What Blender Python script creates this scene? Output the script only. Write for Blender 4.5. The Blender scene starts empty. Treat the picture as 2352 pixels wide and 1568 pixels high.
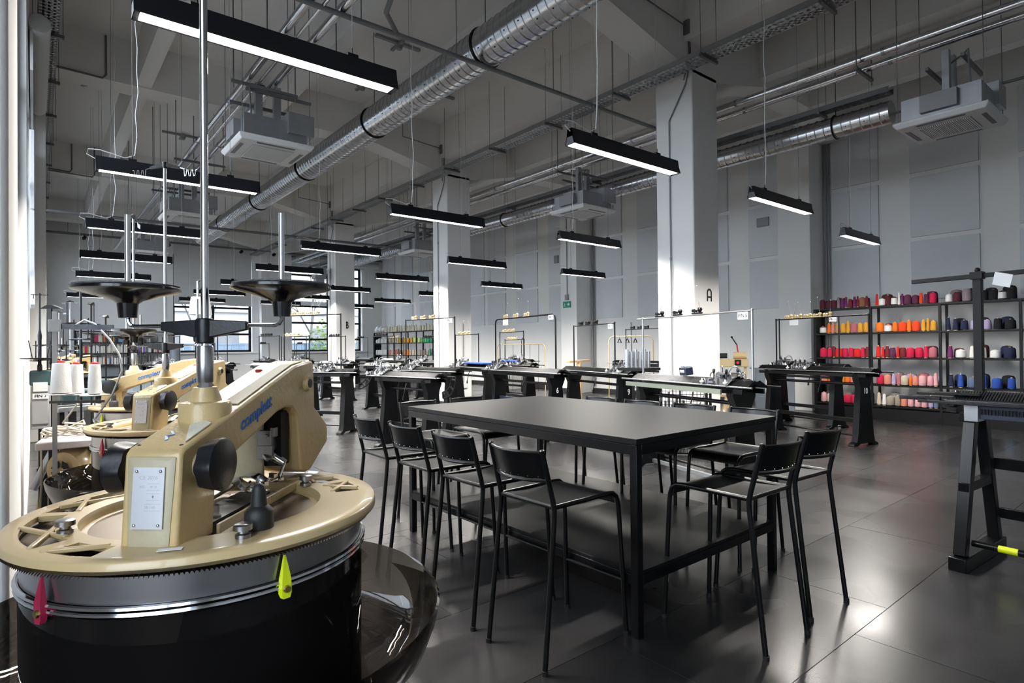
import bpy, math, random
from mathutils import Vector, Matrix
R = random.Random(7)
PI = math.pi
sc = bpy.context.scene
COL = sc.collection

# ------------------------------------------------------------------ camera
CAM_YAW, CAM_PITCH, CAM_ROLL, FPX, EYE = 0.6839, 0.0094, 0.0102, 1347.4, 1.5
fwd = Vector((math.sin(CAM_YAW) * math.cos(CAM_PITCH), math.cos(CAM_YAW) * math.cos(CAM_PITCH), math.sin(CAM_PITCH)))
rt0 = Vector((math.cos(CAM_YAW), -math.sin(CAM_YAW), 0))
dn0 = fwd.cross(rt0)
rt = rt0 * math.cos(CAM_ROLL) + dn0 * math.sin(CAM_ROLL)
dn = -rt0 * math.sin(CAM_ROLL) + dn0 * math.cos(CAM_ROLL)
cd = bpy.data.cameras.new('camera')
cam = bpy.data.objects.new('camera', cd)
COL.objects.link(cam)
cd.sensor_width = 36.0
cd.lens = FPX * 36.0 / 2352.0
cd.clip_start, cd.clip_end = 0.02, 300
cam.matrix_world = Matrix(((rt.x, -dn.x, -fwd.x, 0), (rt.y, -dn.y, -fwd.y, 0), (rt.z, -dn.z, -fwd.z, EYE), (0, 0, 0, 1)))
sc.camera = cam

# ------------------------------------------------------------------ world, daylight, exposure
w = bpy.data.worlds.new('World'); sc.world = w; w.use_nodes = True
nt = w.node_tree; nt.nodes.clear()
wo = nt.nodes.new('ShaderNodeOutputWorld'); bg = nt.nodes.new('ShaderNodeBackground')
tc = nt.nodes.new('ShaderNodeTexCoord'); ns = nt.nodes.new('ShaderNodeTexNoise'); ns.inputs['Scale'].default_value = 2.2
rp = nt.nodes.new('ShaderNodeValToRGB')
rp.color_ramp.elements[0].position = .35; rp.color_ramp.elements[0].color = (.79, .87, 1, 1)
rp.color_ramp.elements[1].position = .7; rp.color_ramp.elements[1].color = (.93, .96, 1, 1)
nt.links.new(tc.outputs['Generated'], ns.inputs['Vector']); nt.links.new(ns.outputs['Fac'], rp.inputs['Fac'])
nt.links.new(rp.outputs['Color'], bg.inputs['Color']); nt.links.new(bg.outputs[0], wo.inputs[0])
bg.inputs['Strength'].default_value = 7.0
LAMP_W = 128.0          # watts of each pendant's light
vs = sc.view_settings
sc.display_settings.display_device = 'sRGB'
vs.view_transform = 'Standard'; vs.look = 'None'; vs.gamma = 1.0; vs.use_curve_mapping = False
vs.exposure = 0.38
cy = sc.cycles
cy.use_denoising = True
cy.max_bounces = 7; cy.diffuse_bounces = 4; cy.glossy_bounces = 4; cy.transmission_bounces = 5; cy.transparent_max_bounces = 12
cy.caustics_reflective = False; cy.caustics_refractive = False
cy.sample_clamp_indirect = 6.0

# ------------------------------------------------------------------ materials
def mat(name, col, rough=.5, metal=0., bump=0., bscale=40., var=0., vscale=3., coat=0., emit=None, estr=0., objvar=0., stretch=None, spec=.5, col2=None):
    m = bpy.data.materials.new(name); m.use_nodes = True
    t = m.node_tree; b = t.nodes['Principled BSDF']
    b.inputs['Base Color'].default_value = (*col, 1); b.inputs['Roughness'].default_value = rough
    b.inputs['Metallic'].default_value = metal; b.inputs['Coat Weight'].default_value = coat
    b.inputs['Specular IOR Level'].default_value = spec
    m.diffuse_color = (*col, 1)
    N = t.nodes.new; K = t.links.new
    tcn = N('ShaderNodeTexCoord'); vec = tcn.outputs['Object']
    if stretch:
        mp = N('ShaderNodeMapping'); mp.inputs['Scale'].default_value = stretch
        K(vec, mp.inputs['Vector']); vec = mp.outputs['Vector']
    out = None
    if var or col2:
        n = N('ShaderNodeTexNoise'); n.inputs['Scale'].default_value = vscale; n.inputs['Detail'].default_value = 5
        K(vec, n.inputs['Vector'])
        mx = N('ShaderNodeMix'); mx.data_type = 'RGBA'
        c2 = col2 or tuple(min(1, c * (1 + var)) for c in col)
        c1 = col if col2 else tuple(c * (1 - var) for c in col)
        mx.inputs['A'].default_value = (*c1, 1); mx.inputs['B'].default_value = (*c2, 1)
        cr = N('ShaderNodeMapRange'); cr.inputs['From Min'].default_value = .15; cr.inputs['From Max'].default_value = .85
        K(n.outputs['Fac'], cr.inputs['Value']); K(cr.outputs['Result'], mx.inputs['Factor'])
        out = mx.outputs['Result']
    if objvar:
        oi = N('ShaderNodeObjectInfo'); hs = N('ShaderNodeHueSaturation')
        mr = N('ShaderNodeMapRange'); mr.inputs['To Min'].default_value = 1 - objvar; mr.inputs['To Max'].default_value = 1 + objvar
        K(oi.outputs['Random'], mr.inputs['Value']); K(mr.outputs['Result'], hs.inputs['Value'])
        if out: K(out, hs.inputs['Color'])
        else: hs.inputs['Color'].default_value = (*col, 1)
        out = hs.outputs['Color']
    if out: K(out, b.inputs['Base Color'])
    if bump:
        n2 = N('ShaderNodeTexNoise'); n2.inputs['Scale'].default_value = bscale; n2.inputs['Detail'].default_value = 4
        K(vec, n2.inputs['Vector'])
        bp = N('ShaderNodeBump'); bp.inputs['Strength'].default_value = bump; bp.inputs['Distance'].default_value = .01
        K(n2.outputs['Fac'], bp.inputs['Height']); K(bp.outputs['Normal'], b.inputs['Normal'])
    if emit:
        b.inputs['Emission Color'].default_value = (*emit, 1); b.inputs['Emission Strength'].default_value = estr
    return m

def rough_var(m, lo, hi, scale=1.5):
    t = m.node_tree; b = t.nodes['Principled BSDF']
    n = t.nodes.new('ShaderNodeTexNoise'); n.inputs['Scale'].default_value = scale; n.inputs['Detail'].default_value = 2
    g = t.nodes.new('ShaderNodeNewGeometry')
    mr = t.nodes.new('ShaderNodeMapRange'); mr.inputs['From Min'].default_value = .15; mr.inputs['From Max'].default_value = .85
    mr.inputs['To Min'].default_value = lo; mr.inputs['To Max'].default_value = hi
    t.links.new(g.outputs['Position'], n.inputs['Vector']); t.links.new(n.outputs['Fac'], mr.inputs['Value'])
    t.links.new(mr.outputs['Result'], b.inputs['Roughness'])
    return m

def glassy(name, tint, fac_min=.06, rough=.02, opac=0.0, ocol=(.02, .02, .02)):
    m = bpy.data.materials.new(name); m.use_nodes = True
    t = m.node_tree; t.nodes.clear(); N = t.nodes.new; K = t.links.new
    o = N('ShaderNodeOutputMaterial'); tr = N('ShaderNodeBsdfTransparent'); gl = N('ShaderNodeBsdfGlossy')
    tr.inputs[0].default_value = (*tint, 1); gl.inputs['Roughness'].default_value = rough
    base = tr.outputs[0]
    if opac:
        df = N('ShaderNodeBsdfDiffuse'); df.inputs[0].default_value = (*ocol, 1)
        m0 = N('ShaderNodeMixShader'); m0.inputs[0].default_value = opac
        K(tr.outputs[0], m0.inputs[1]); K(df.outputs[0], m0.inputs[2]); base = m0.outputs[0]
    lw = N('ShaderNodeLayerWeight'); lw.inputs[0].default_value = .5
    pw = N('ShaderNodeMath'); pw.operation = 'POWER'; pw.inputs[1].default_value = 4.5; K(lw.outputs['Facing'], pw.inputs[0])
    fr = N('ShaderNodeMath'); fr.operation = 'MULTIPLY_ADD'; fr.inputs[1].default_value = .8; fr.inputs[2].default_value = .045; K(pw.outputs[0], fr.inputs[0])
    mx = N('ShaderNodeMixShader')
    K(fr.outputs[0], mx.inputs[0]); K(base, mx.inputs[1]); K(gl.outputs[0], mx.inputs[2]); K(mx.outputs[0], o.inputs[0])
    return m

M = dict(
    wall=mat('white_plaster', (.80, .79, .77), .85, bump=.15, bscale=90, var=.04, vscale=.8),
    ceil=mat('ceiling_paint', (.80, .785, .76), .9, bump=.2, bscale=25, var=.06, vscale=.7),
    panel=mat('acoustic_panel_fabric', (.68, .69, .70), .95, bump=.3, bscale=260, var=.03, vscale=2),
    tile=rough_var(mat('dark_floor_slab', (.017, .018, .0205), .3, bump=.05, bscale=7, objvar=.38, vscale=1.1, spec=.36, col2=(.027, .025, .024)), .16, .36, 1.1),
    grout=mat('pale_grout', (.13, .12, .11), .8, var=.3),
    base=mat('black_baseboard_paint', (.015, .015, .016), .5),
    blk=mat('black_powder_coat', (.0025, .0028, .0035), .28, bump=.03, bscale=200, spec=.28),
    blk_top=mat('black_table_laminate', (.008, .008, .0085), .38, var=.12, vscale=3, bump=.04, bscale=300, spec=.13),
    blk_mat=mat('matt_black_metal', (.005, .005, .0055), .5, spec=.25),
    blkrub=mat('black_rubber', (.008, .008, .009), .55, bump=.05, bscale=300),
    blkpl=mat('black_moulded_plastic', (.006, .0065, .009), .36, bump=.04, bscale=150, spec=.4),
    felt=mat('grey_felt_disc', (.16, .15, .15), .95, bump=.5, bscale=300),
    cream=mat('cream_hammered_enamel', (.52, .385, .185), .38, bump=.13, bscale=120, var=.04, vscale=5, coat=.3),
    creams=mat('smooth_cream_enamel', (.52, .395, .205), .30, bump=.02, bscale=50, coat=.4),
    sage=mat('pale_sage_enamel', (.42, .375, .25), .42, bump=.1, bscale=100),
    speck=mat('speckled_grip_pad', (.84, .81, .72), .9, bump=.25, bscale=400, col2=(.68, .62, .48), vscale=300),
    chrome=mat('polished_chrome', (.75, .77, .80), .10, 1.),
    steel=mat('brushed_steel', (.30, .305, .32), .32, 1., bump=.03, bscale=60, stretch=(1, 1, 8)),
    alu=mat('turned_aluminium', (.50, .50, .52), .28, 1., bump=.02, bscale=80, stretch=(1, 1, 20)),
    dsteel=mat('oiled_dark_steel', (.035, .035, .038), .38, 1., bump=.15, bscale=60, var=.3, vscale=20),
    galv=mat('galvanised_sheet', (.42, .43, .45), .38, .9, var=.12, vscale=6, bump=.04, bscale=20),
    duct=mat('spiral_duct_metal', (.52, .53, .55), .24, 1., bump=.012, bscale=9),
    foil=mat('silver_pipe_foil', (.66, .66, .68), .20, 1., bump=.08, bscale=15),
    tray=mat('perforated_tray_zinc', (.36, .37, .38), .45, .8),
    dgrey=mat('dark_grey_pipe_paint', (.13, .13, .135), .5),
    gun=mat('gunmetal_rail', (.045, .046, .05), .45, .6),
    gpl=mat('glossy_black_plate', (.006, .006, .008), .16, spec=.5),
    palegreen=mat('pale_green_rail', (.15, .17, .135), .5),
    grey=mat('mid_grey_plastic', (.26, .26, .27), .5),
    white=mat('white_plastic', (.66, .66, .65), .4),
    wcard=mat('white_card', (.80, .80, .80), .8),
    brass=mat('aged_brass', (.62, .45, .18), .3, 1.),
    brown=mat('bronze_needle_metal', (.20, .16, .12), .3, 1.),
    crimson=mat('crimson_plastic', (.30, .01, .045), .4),
    yel=mat('fluorescent_yellow_plastic', (.62, .72, .01), .35),
    blue=mat('blue_lettering', (.02, .14, .48), .5),
    bluecl=mat('blue_cloth', (.02, .06, .32), .9, bump=.4, bscale=80),
    red=mat('red_plastic', (.55, .02, .02), .4),
    wood=mat('pale_pine', (.52, .36, .18), .6, var=.2, vscale=4, stretch=(8, 1, 1)),
    navy=mat('navy_paint', (.015, .022, .045), .4, bump=.1, bscale=90),
    gcab=mat('grey_cabinet_enamel', (.17, .20, .23), .4),
    green=mat('exit_green', (.005, .10, .06), .5, emit=(.02, .35, .2), estr=.15),
    stone=mat('pinkish_worktop', (.55, .49, .49), .8, var=.15, vscale=25, bump=.1),
    nickel=mat('satin_nameplate', (.70, .72, .76), .35, .7, bump=.02, bscale=30),
    print_=mat('grey_print', (.50, .51, .54), .6),
    lum=mat('lit_led_diffuser', (1, 1, 1), .5, emit=(1, .97, .92), estr=9.0),
    thread=mat('white_thread', (.62, .61, .59), .9, bump=.25, bscale=200),
    rope=mat('cream_cable', (.48, .44, .36), .6),
    teal=mat('dark_teal_enamel', (.02, .055, .06), .45, bump=.1, bscale=60),
    bricksol=mat('pale_render_outside', (.36, .35, .34), .9, var=.1),
    fenceb=mat('blue_grey_fence_paint', (.13, .18, .24), .7, var=.1, vscale=2),
    bark=mat('bare_bark', (.09, .08, .07), .9, bump=.5),
    leafg=mat('yellow_green_leaves', (.10, .15, .03), .8, var=.3, vscale=4, bump=.8, bscale=20),
    asphalt=mat('outdoor_paving', (.10, .10, .10), .9, var=.2),
    pblind=mat('white_roller_blind', (.60, .60, .59), .85, bump=.05, bscale=40),
    glass=glassy('window_glass', (.93, .96, .98)),
    smoke=glassy('smoky_acrylic', (.30, .275, .26), opac=.05, ocol=(.015, .013, .012)),
    skirt=glassy('dark_smoky_acrylic', (.10, .09, .085), opac=.5, ocol=(.012, .011, .011)),
    clear=glassy('clear_acrylic', (.62, .62, .62)),
)

# ------------------------------------------------------------------ mesh helpers
class MB:
    def __init__(s): s.v = []; s.f = []; s.m = []; s.cur = 0
    def mi(s, i): s.cur = i; return s
    def add(s, vs, fs, T=None):
        o = len(s.v)
        s.v += [tuple(T @ Vector(p)) for p in vs] if T is not None else [tuple(p) for p in vs]
        s.f += [tuple(i + o for i in f) for f in fs]; s.m += [s.cur] * len(fs); return s
    def box(s, c, d, rz=0, rx=0, ry=0):
        x, y, z = d[0] / 2, d[1] / 2, d[2] / 2
        vs = [(-x, -y, -z), (x, -y, -z), (x, y, -z), (-x, y, -z), (-x, -y, z), (x, -y, z), (x, y, z), (-x, y, z)]
        fs = [(0, 3, 2, 1), (4, 5, 6, 7), (0, 1, 5, 4), (1, 2, 6, 5), (2, 3, 7, 6), (3, 0, 4, 7)]
        T = Matrix.Translation(c)
        if rz: T = T @ Matrix.Rotation(rz, 4, 'Z')
        if ry: T = T @ Matrix.Rotation(ry, 4, 'Y')
        if rx: T = T @ Matrix.Rotation(rx, 4, 'X')
        return s.add(vs, fs, T)
    def bx(s, x0, x1, y0, y1, z0, z1): return s.box(((x0 + x1) / 2, (y0 + y1) / 2, (z0 + z1) / 2), (abs(x1 - x0), abs(y1 - y0), abs(z1 - z0)))
    def beam(s, a, b, w_, h_):
        a, b = Vector(a), Vector(b); d = b - a; L = d.length
        T = Matrix.Translation((a + b) / 2) @ d.to_track_quat('X', 'Z').to_matrix().to_4x4()
        x, y, z = L / 2, w_ / 2, h_ / 2
        vs = [(-x, -y, -z), (x, -y, -z), (x, y, -z), (-x, y, -z), (-x, -y, z), (x, -y, z), (x, y, z), (-x, y, z)]
        return s.add(vs, [(0, 3, 2, 1), (4, 5, 6, 7), (0, 1, 5, 4), (1, 2, 6, 5), (2, 3, 7, 6), (3, 0, 4, 7)], T)
    def cyl(s, a, b, r0, r1=None, n=16, cap=True):
        if r1 is None: r1 = r0
        a, b = Vector(a), Vector(b); d = b - a
        q = d.to_track_quat('Z', 'Y').to_matrix()
        vs = []
        for p, r in ((a, r0), (b, r1)):
            for i in range(n):
                t = 2 * PI * i / n; vs.append(p + q @ Vector((r * math.cos(t), r * math.sin(t), 0)))
        fs = [(i, (i + 1) % n, n + (i + 1) % n, n + i) for i in range(n)]
        if cap: fs += [tuple(range(n - 1, -1, -1)), tuple(range(n, 2 * n))]
        return s.add(vs, fs)
    def tube(s, pts, r, n=8, closed=False):
        P = [Vector(p) for p in pts]; K = len(P); rings = []
        up = None
        for k in range(K):
            if closed: d = P[(k + 1) % K] - P[k - 1]
            else: d = P[min(k + 1, K - 1)] - P[max(k - 1, 0)]
            d.normalize()
            if up is None:
                up = Vector((0, 0, 1)) if abs(d.z) < .9 else Vector((1, 0, 0))
            u = (up - d * up.dot(d)).normalized(); v_ = d.cross(u); up = u
            rr = r[k] if isinstance(r, (list, tuple)) else r
            rings.append([P[k] + (u * math.cos(2 * PI * i / n) + v_ * math.sin(2 * PI * i / n)) * rr for i in range(n)])
        vs = [p for g in rings for p in g]; fs = []
        for k in range(K if closed else K - 1):
            a, b = k * n, ((k + 1) % K) * n
            fs += [(a + i, a + (i + 1) % n, b + (i + 1) % n, b + i) for i in range(n)]
        if not closed: fs += [tuple(range(n - 1, -1, -1)), tuple(range((K - 1) * n, K * n))]
        return s.add(vs, fs)
    def lathe(s, prof, c=(0, 0, 0), n=32, T=None, closed=False):
        vs = []; K = len(prof)
        for r, z in prof:
            for i in range(n):
                t = 2 * PI * i / n; vs.append((c[0] + r * math.cos(t), c[1] + r * math.sin(t), c[2] + z))
        fs = []
        for k in range(K if closed else K - 1):
            a, b = k * n, ((k + 1) % K) * n
            fs += [(a + i, a + (i + 1) % n, b + (i + 1) % n, b + i) for i in range(n)]
        if not closed:
            if prof[0][0] > 1e-5: fs.append(tuple(range(n - 1, -1, -1)))
            if prof[-1][0] > 1e-5: fs.append(tuple(range((K - 1) * n, K * n)))
        return s.add(vs, fs, T)
    def shell(s, prof, c=(0, 0, 0), n=48):        # open surface of revolution (no caps)
        vs = []; K = len(prof)
        for r, z in prof:
            for i in range(n):
                t = 2 * PI * i / n; vs.append((c[0] + r * math.cos(t), c[1] + r * math.sin(t), c[2] + z))
        fs = []
        for k in range(K - 1):
            a, b = k * n, (k + 1) * n
            fs += [(a + i, a + (i + 1) % n, b + (i + 1) % n, b + i) for i in range(n)]
        return s.add(vs, fs)
    def sph(s, c, r, n=10, sz=1):
        prof = [(max(1e-6, r * math.sin(PI * k / n)), -r * sz * math.cos(PI * k / n)) for k in range(n + 1)]
        return s.lathe(prof, c, n * 2)
    def prism(s, poly, y0, y1, T=None):           # poly in (x,z), extruded over y
        n = len(poly)
        vs = [(x, y0, z) for x, z in poly] + [(x, y1, z) for x, z in poly]
        fs = [tuple(range(n)), tuple(range(2 * n - 1, n - 1, -1))] + [((i + 1) % n, i, n + i, n + (i + 1) % n) for i in range(n)]
        return s.add(vs, fs, T)
    def mesh(s, name, mats, ang=38):
        me = bpy.data.meshes.new(name); me.from_pydata(s.v, [], s.f)
        for m in (mats if isinstance(mats, (list, tuple)) else [mats]): me.materials.append(M[m] if isinstance(m, str) else m)
        if any(s.m): me.polygons.foreach_set('material_index', s.m)
        me.polygons.foreach_set('use_smooth', [True] * len(me.polygons))
        me.update(); me.set_sharp_from_angle(angle=math.radians(ang))
        return me
    def ob(s, name, mats, parent=None, bevel=0, ang=38, seg=2):
        o = bpy.data.objects.new(name, s.mesh(name, mats, ang)); COL.objects.link(o)
        if parent is not None: o.parent = parent
        if bevel:
            b = o.modifiers.new('Bevel', 'BEVEL'); b.width = bevel; b.segments = seg; b.limit_method = 'ANGLE'; b.angle_limit = math.radians(35)
            b.harden_normals = False
        return o

def tag(o, label, cat, group=None, kind=None):
    if label: o['label'] = label
    if cat: o['category'] = cat
    if group: o['group'] = group
    if kind: o['kind'] = kind
    return o
def thing(name, label, cat, loc=(0, 0, 0), rz=0, group=None):
    o = bpy.data.objects.new(name, None); COL.objects.link(o); o.location = loc; o.rotation_euler = (0, 0, rz)
    o.empty_display_size = .1
    return tag(o, label, cat, group)
def struct(o, label=None, cat='structure'): o['kind'] = 'structure'; o['category'] = cat; o['label'] = label or o.name.replace('_', ' '); return o
KIDS = {}
def kids(o): return [c for c in bpy.data.objects if c.parent == o]
def dup(o, parent=None, tree=None):
    if tree is None:
        tree = {}
        for c in bpy.data.objects:
            if c.parent is not None: tree.setdefault(c.parent.name, []).append(c)
    c = o.copy(); COL.objects.link(c); c.parent = parent
    for ch in tree.get(o.name, []): dup(ch, c, tree)
    return c
def text(body, size, m, parent, M4, name='lettering', extr=.0006, align='CENTER', bold=0, xs=1):
    cu = bpy.data.curves.new(name, 'FONT'); cu.body = body; cu.size = size; cu.extrude = extr; cu.offset = bold
    cu.align_x = align; cu.align_y = 'CENTER'; cu.resolution_u = 3
    cu.materials.append(M[m]); o = bpy.data.objects.new(name, cu); COL.objects.link(o)
    me = bpy.data.meshes.new_from_object(o); me.name = name
    q = bpy.data.objects.new(name, me); COL.objects.link(q); bpy.data.objects.remove(o)
    me.transform(M4 @ Matrix.Diagonal((xs, 1, 1, 1))); q.parent = parent
    return q
def frame(o, x, y):     # matrix: text x along x, text y along y
    x, y = Vector(x).normalized(), Vector(y).normalized(); z = x.cross(y)
    return Matrix(((x.x, y.x, z.x, o[0]), (x.y, y.y, z.y, o[1]), (x.z, y.z, z.z, o[2]), (0, 0, 0, 1)))
def LK(c, p):      # parent c under p, keeping c's mesh where it stands in the world
    c.parent = p
    pm = Matrix.Translation(p.location) @ Matrix.Rotation(p.rotation_euler.z, 4, 'Z')
    c.data.transform(pm.inverted()); return c
ORD = ['first', 'second', 'third', 'fourth', 'fifth', 'sixth', 'seventh', 'eighth', 'ninth', 'tenth', 'eleventh', 'twelfth', 'thirteenth', 'fourteenth', 'fifteenth', 'sixteenth', 'seventeenth', 'eighteenth', 'nineteenth', 'twentieth'] + [f'{i}th' for i in range(21, 80)]

# ------------------------------------------------------------------ the room shell
XL, XR, YN, YF, ZC = -1.1, 14.18, -3.6, 28.2, 7.13
f = MB().bx(XL - .3, XR + .3, YN - .3, YF + .3, -.2, -.0035).ob('floor', 'grout'); struct(f, 'dark glossy slab floor', 'floor')
TW, TH, GAP = 1.46, .77, .004
tb = MB()
tb.bx(-TW / 2 + GAP / 2, TW / 2 - GAP / 2, -TH / 2 + GAP / 2, TH / 2 - GAP / 2, -.0025, 0)
tm = tb.mesh('tile', 'tile')
cells = []
r0 = 0
yy = 1.25 - TH * 8
while yy < YF:
    off = (0, .52, .98)[r0 % 3]; r0 += 1
    xx = 2.76 - TW * 4 + off
    while xx < XR:
        if xx + TW > XL: cells.append((xx + TW / 2, yy + TH / 2))
        xx += TW
    yy += TH
def infront(c):
    v = Vector((c[0], c[1], -EYE)); d = v.dot(fwd)
    if d < .5: return 99
    s = abs(v.dot(rt) / d) ; return d if s < 1.25 else 60 + d
cells.sort(key=infront)
rest = MB()
for i, c in enumerate(cells):
    z = R.uniform(-.0004, .0004); tx, ty = R.uniform(-.0016, .0016), R.uniform(-.0008, .0008)
    if i < 290:
        o = bpy.data.objects.new('tile', tm); COL.objects.link(o); o.parent = f
        o.location = (c[0], c[1], z); o.rotation_euler = (tx, ty, 0)
    else:
        rest.box((c[0], c[1], -.00125 + z), (TW - GAP, TH - GAP, .0025), rx=tx, ry=ty)
ro = rest.ob('tile_field', 'tile', f); ro['kind'] = 'stuff'

ceil = MB().bx(XL - .3, XR + .3, YN - .3, YF + .3, ZC, ZC + .3).ob('ceiling', 'ceil'); struct(ceil, 'white painted concrete ceiling slab with deep beams', 'ceiling')
COLX, COLW, YC, SP = 8.17, .715, 5.40, 7.178
CY = [YC + SP * k for k in (-1, 0, 1, 2, 3)]
for y in CY:
    mb = MB()
    if y + .56 > YF: continue
    # beam with haunches, profile in (x,z) extruded over y
    zs, zh = 6.33, 5.88
    prof = [(XL, ZC), (XL, zs), (5.9, zs), (6.25, zs - .04), (COLX, zh), (COLX + COLW, zh), (COLX + COLW + 1.75, zs - .04), (COLX + COLW + 2.1, zs), (12.3, zs), (13.44, zs - .25), (XR, zs - .25), (XR, ZC)]
    mb.prism(prof, y, y + .52)
    mb.ob('beam', 'ceil', ceil)
for x, wd, zz in ((1.46, .24, 6.36), (3.72, .24, 6.36), (5.92, .24, 6.36), (7.98, .95, 6.30), (10.3, .26, 6.36), (12.35, .26, 6.36)):
    MB().bx(x, x + wd, YN, YF, zz, ZC).ob('rib', 'ceil', ceil)
# columns of the room's row
for k, y in enumerate(CY[:4]):
    c = MB().bx(COLX, COLX + COLW, y, y + COLW, 0, 5.95).ob('trim_%d' % (k + 1), 'wall', bevel=.02)
    lab = ['square white concrete column in the row, out of view behind the camera', 'nearest square white column, marked A beside the knitting machines', 'middle square white column beside the far yarn shelf', 'farthest square white column, marked B before the windows'][k]
    struct(c, lab, 'column')
    b = MB().bx(COLX - .012, COLX + COLW + .012, y - .012, y + COLW + .012, 0, .12).ob('skirting', 'base', c)
    MB().tube([(COLX - .02, y + .43, 5.2), (COLX - .02, y + .43, .3)], .012, 8).cyl((COLX - .02, y + .43, 4.2), (COLX - .02, y + .43, 4.25), .018).cyl((COLX - .02, y + .43, 2.9), (COLX - .02, y + .43, 2.95), .018).ob('conduit', 'grey', c)
    MB().box((COLX - .12, y - .05, 6.5), (.2, .1, .22)).tube([(COLX - .1, y - .04, 6.4), (COLX - .09, y - .04, 6.0), (COLX - .03, y + .1, 5.7), (COLX - .02, y + .3, 5.4), (COLX - .02, y + .43, 5.2)], .011, 6).tube([(COLX - .14, y - .04, 6.4), (COLX - .13, y - .04, 6.0), (COLX - .08, y + .1, 5.75)], .011, 6) \
        .tube([(COLX - .2, y - .04, 6.52), (6.9, y - .03, 6.6), (6.9, y - .03, 7.1)], .011, 6).ob('junction_box', 'dgrey', c)
    L = {1: 'A', 3: 'B'}.get(k)
    if L == 'A':
        m_ = MB(); ax, az, yy = COLX + .412, 2.215, y - .004; n = 10
        out = [(.072 * math.cos(PI * i / n), .138 + .072 * math.sin(PI * i / n)) for i in range(n + 1)]; inn = [(.040 * math.cos(PI * i / n), .138 + .040 * math.sin(PI * i / n)) for i in range(n + 1)]
        P_ = [(.072, 0)] + out + [(-.072, 0)]; Q_ = [(.040, 0)] + inn + [(-.040, 0)]
        for i in range(len(P_) - 1): m_.add([(ax + px, q, az + pz) for q in (yy, yy + .003) for px, pz in (P_[i], P_[i + 1], Q_[i + 1], Q_[i])], [(0, 1, 2, 3), (7, 6, 5, 4), (0, 4, 5, 1), (2, 6, 7, 3)])
        m_.bx(ax - .045, ax + .045, yy, yy + .003, az + .055, az + .085); m_.ob('lettering', 'blk_mat', c)
    elif L: text(L, .33, 'blk_mat', c, frame((COLX + .42, y - .004, 2.32), (1, 0, 0), (0, 0, 1)), bold=.012, xs=.55)

# right wall with pilasters and acoustic panels
wr = MB().bx(XR, XR + .25, YN, YF, 0, ZC).ob('wall_right', 'wall'); struct(wr, 'white right wall with pale acoustic panels', 'wall')
PIL = [-1.38, 5.92, 13.2, 20.4]
for y in PIL:
    MB().bx(13.44, XR + .01, y, y + .73, 0, 6.1).ob('pilaster', 'wall', wr, bevel=.01)
    MB().tube([(XR - .06, y - .06, 0.2), (XR - .06, y - .06, 6.2)], .03, 8).tube([(XR - .05, y - .13, 0.2), (XR - .05, y - .13, 6.2)], .018, 8).ob('conduit', 'grey', wr)
MB().bx(XR - .015, XR, YN, YF, 0, .14).bx(13.42, 13.44, 13.2, 13.93, 0, .14).ob('skirting', 'base', wr)
PW = 1.15
pcols = [(-3.0, -1.6), (-.6, .55), (1.25, 2.45), (3.04, 4.19), (4.78, 5.74), (6.93, 7.74), (8.33, 9.48), (10.16, 11.31), (11.93, 12.98), (14.1, 15.25), (15.86, 17.06), (17.72, 18.87), (19.1, 20.3), (21.3, 22.45), (23.1, 24.2), (24.9, 26.0), (26.7, 27.8)]
for a, b in pcols:
    for z0, z1 in ((2.39, 3.60), (3.69, 4.92), (5.02, 6.24)):
        MB().bx(XR - .05, XR + .01, a, b, z0, z1).ob('panel', 'panel', wr, bevel=.006)
# back wall with three windows
WIN = [(4.56, 7.72, 1.40, 5.6), (9.45, 11.40, 1.38, 5.6), (12.2, 13.08, 1.38, 5.6)]
mb = MB(); x = XL
for a, b, z0, z1 in WIN:
    mb.bx(x, a, YF, YF + .45, 0, ZC); mb.bx(a, b, YF, YF + .45, 0, z0); mb.bx(a, b, YF, YF + .45, z1, ZC); x = b
mb.bx(x, XR + .25, YF, YF + .45, 0, ZC)
wb = mb.ob('wall_back', 'wall'); struct(wb, 'white back wall with three tall windows', 'wall')
MB().bx(8.0, 9.35, YF - .45, YF, 0, ZC).bx(XL, .2, YF - .4, YF, 0, ZC).ob('pilaster', 'wall', wb)
MB().bx(.2, 8.0, YF - .015, YF, 0, .14).bx(9.4, XR, YF - .015, YF, 0, .14).bx(8.0, 9.35, YF - .465, YF - .45, 0, .14).ob('skirting', 'base', wb)
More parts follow.
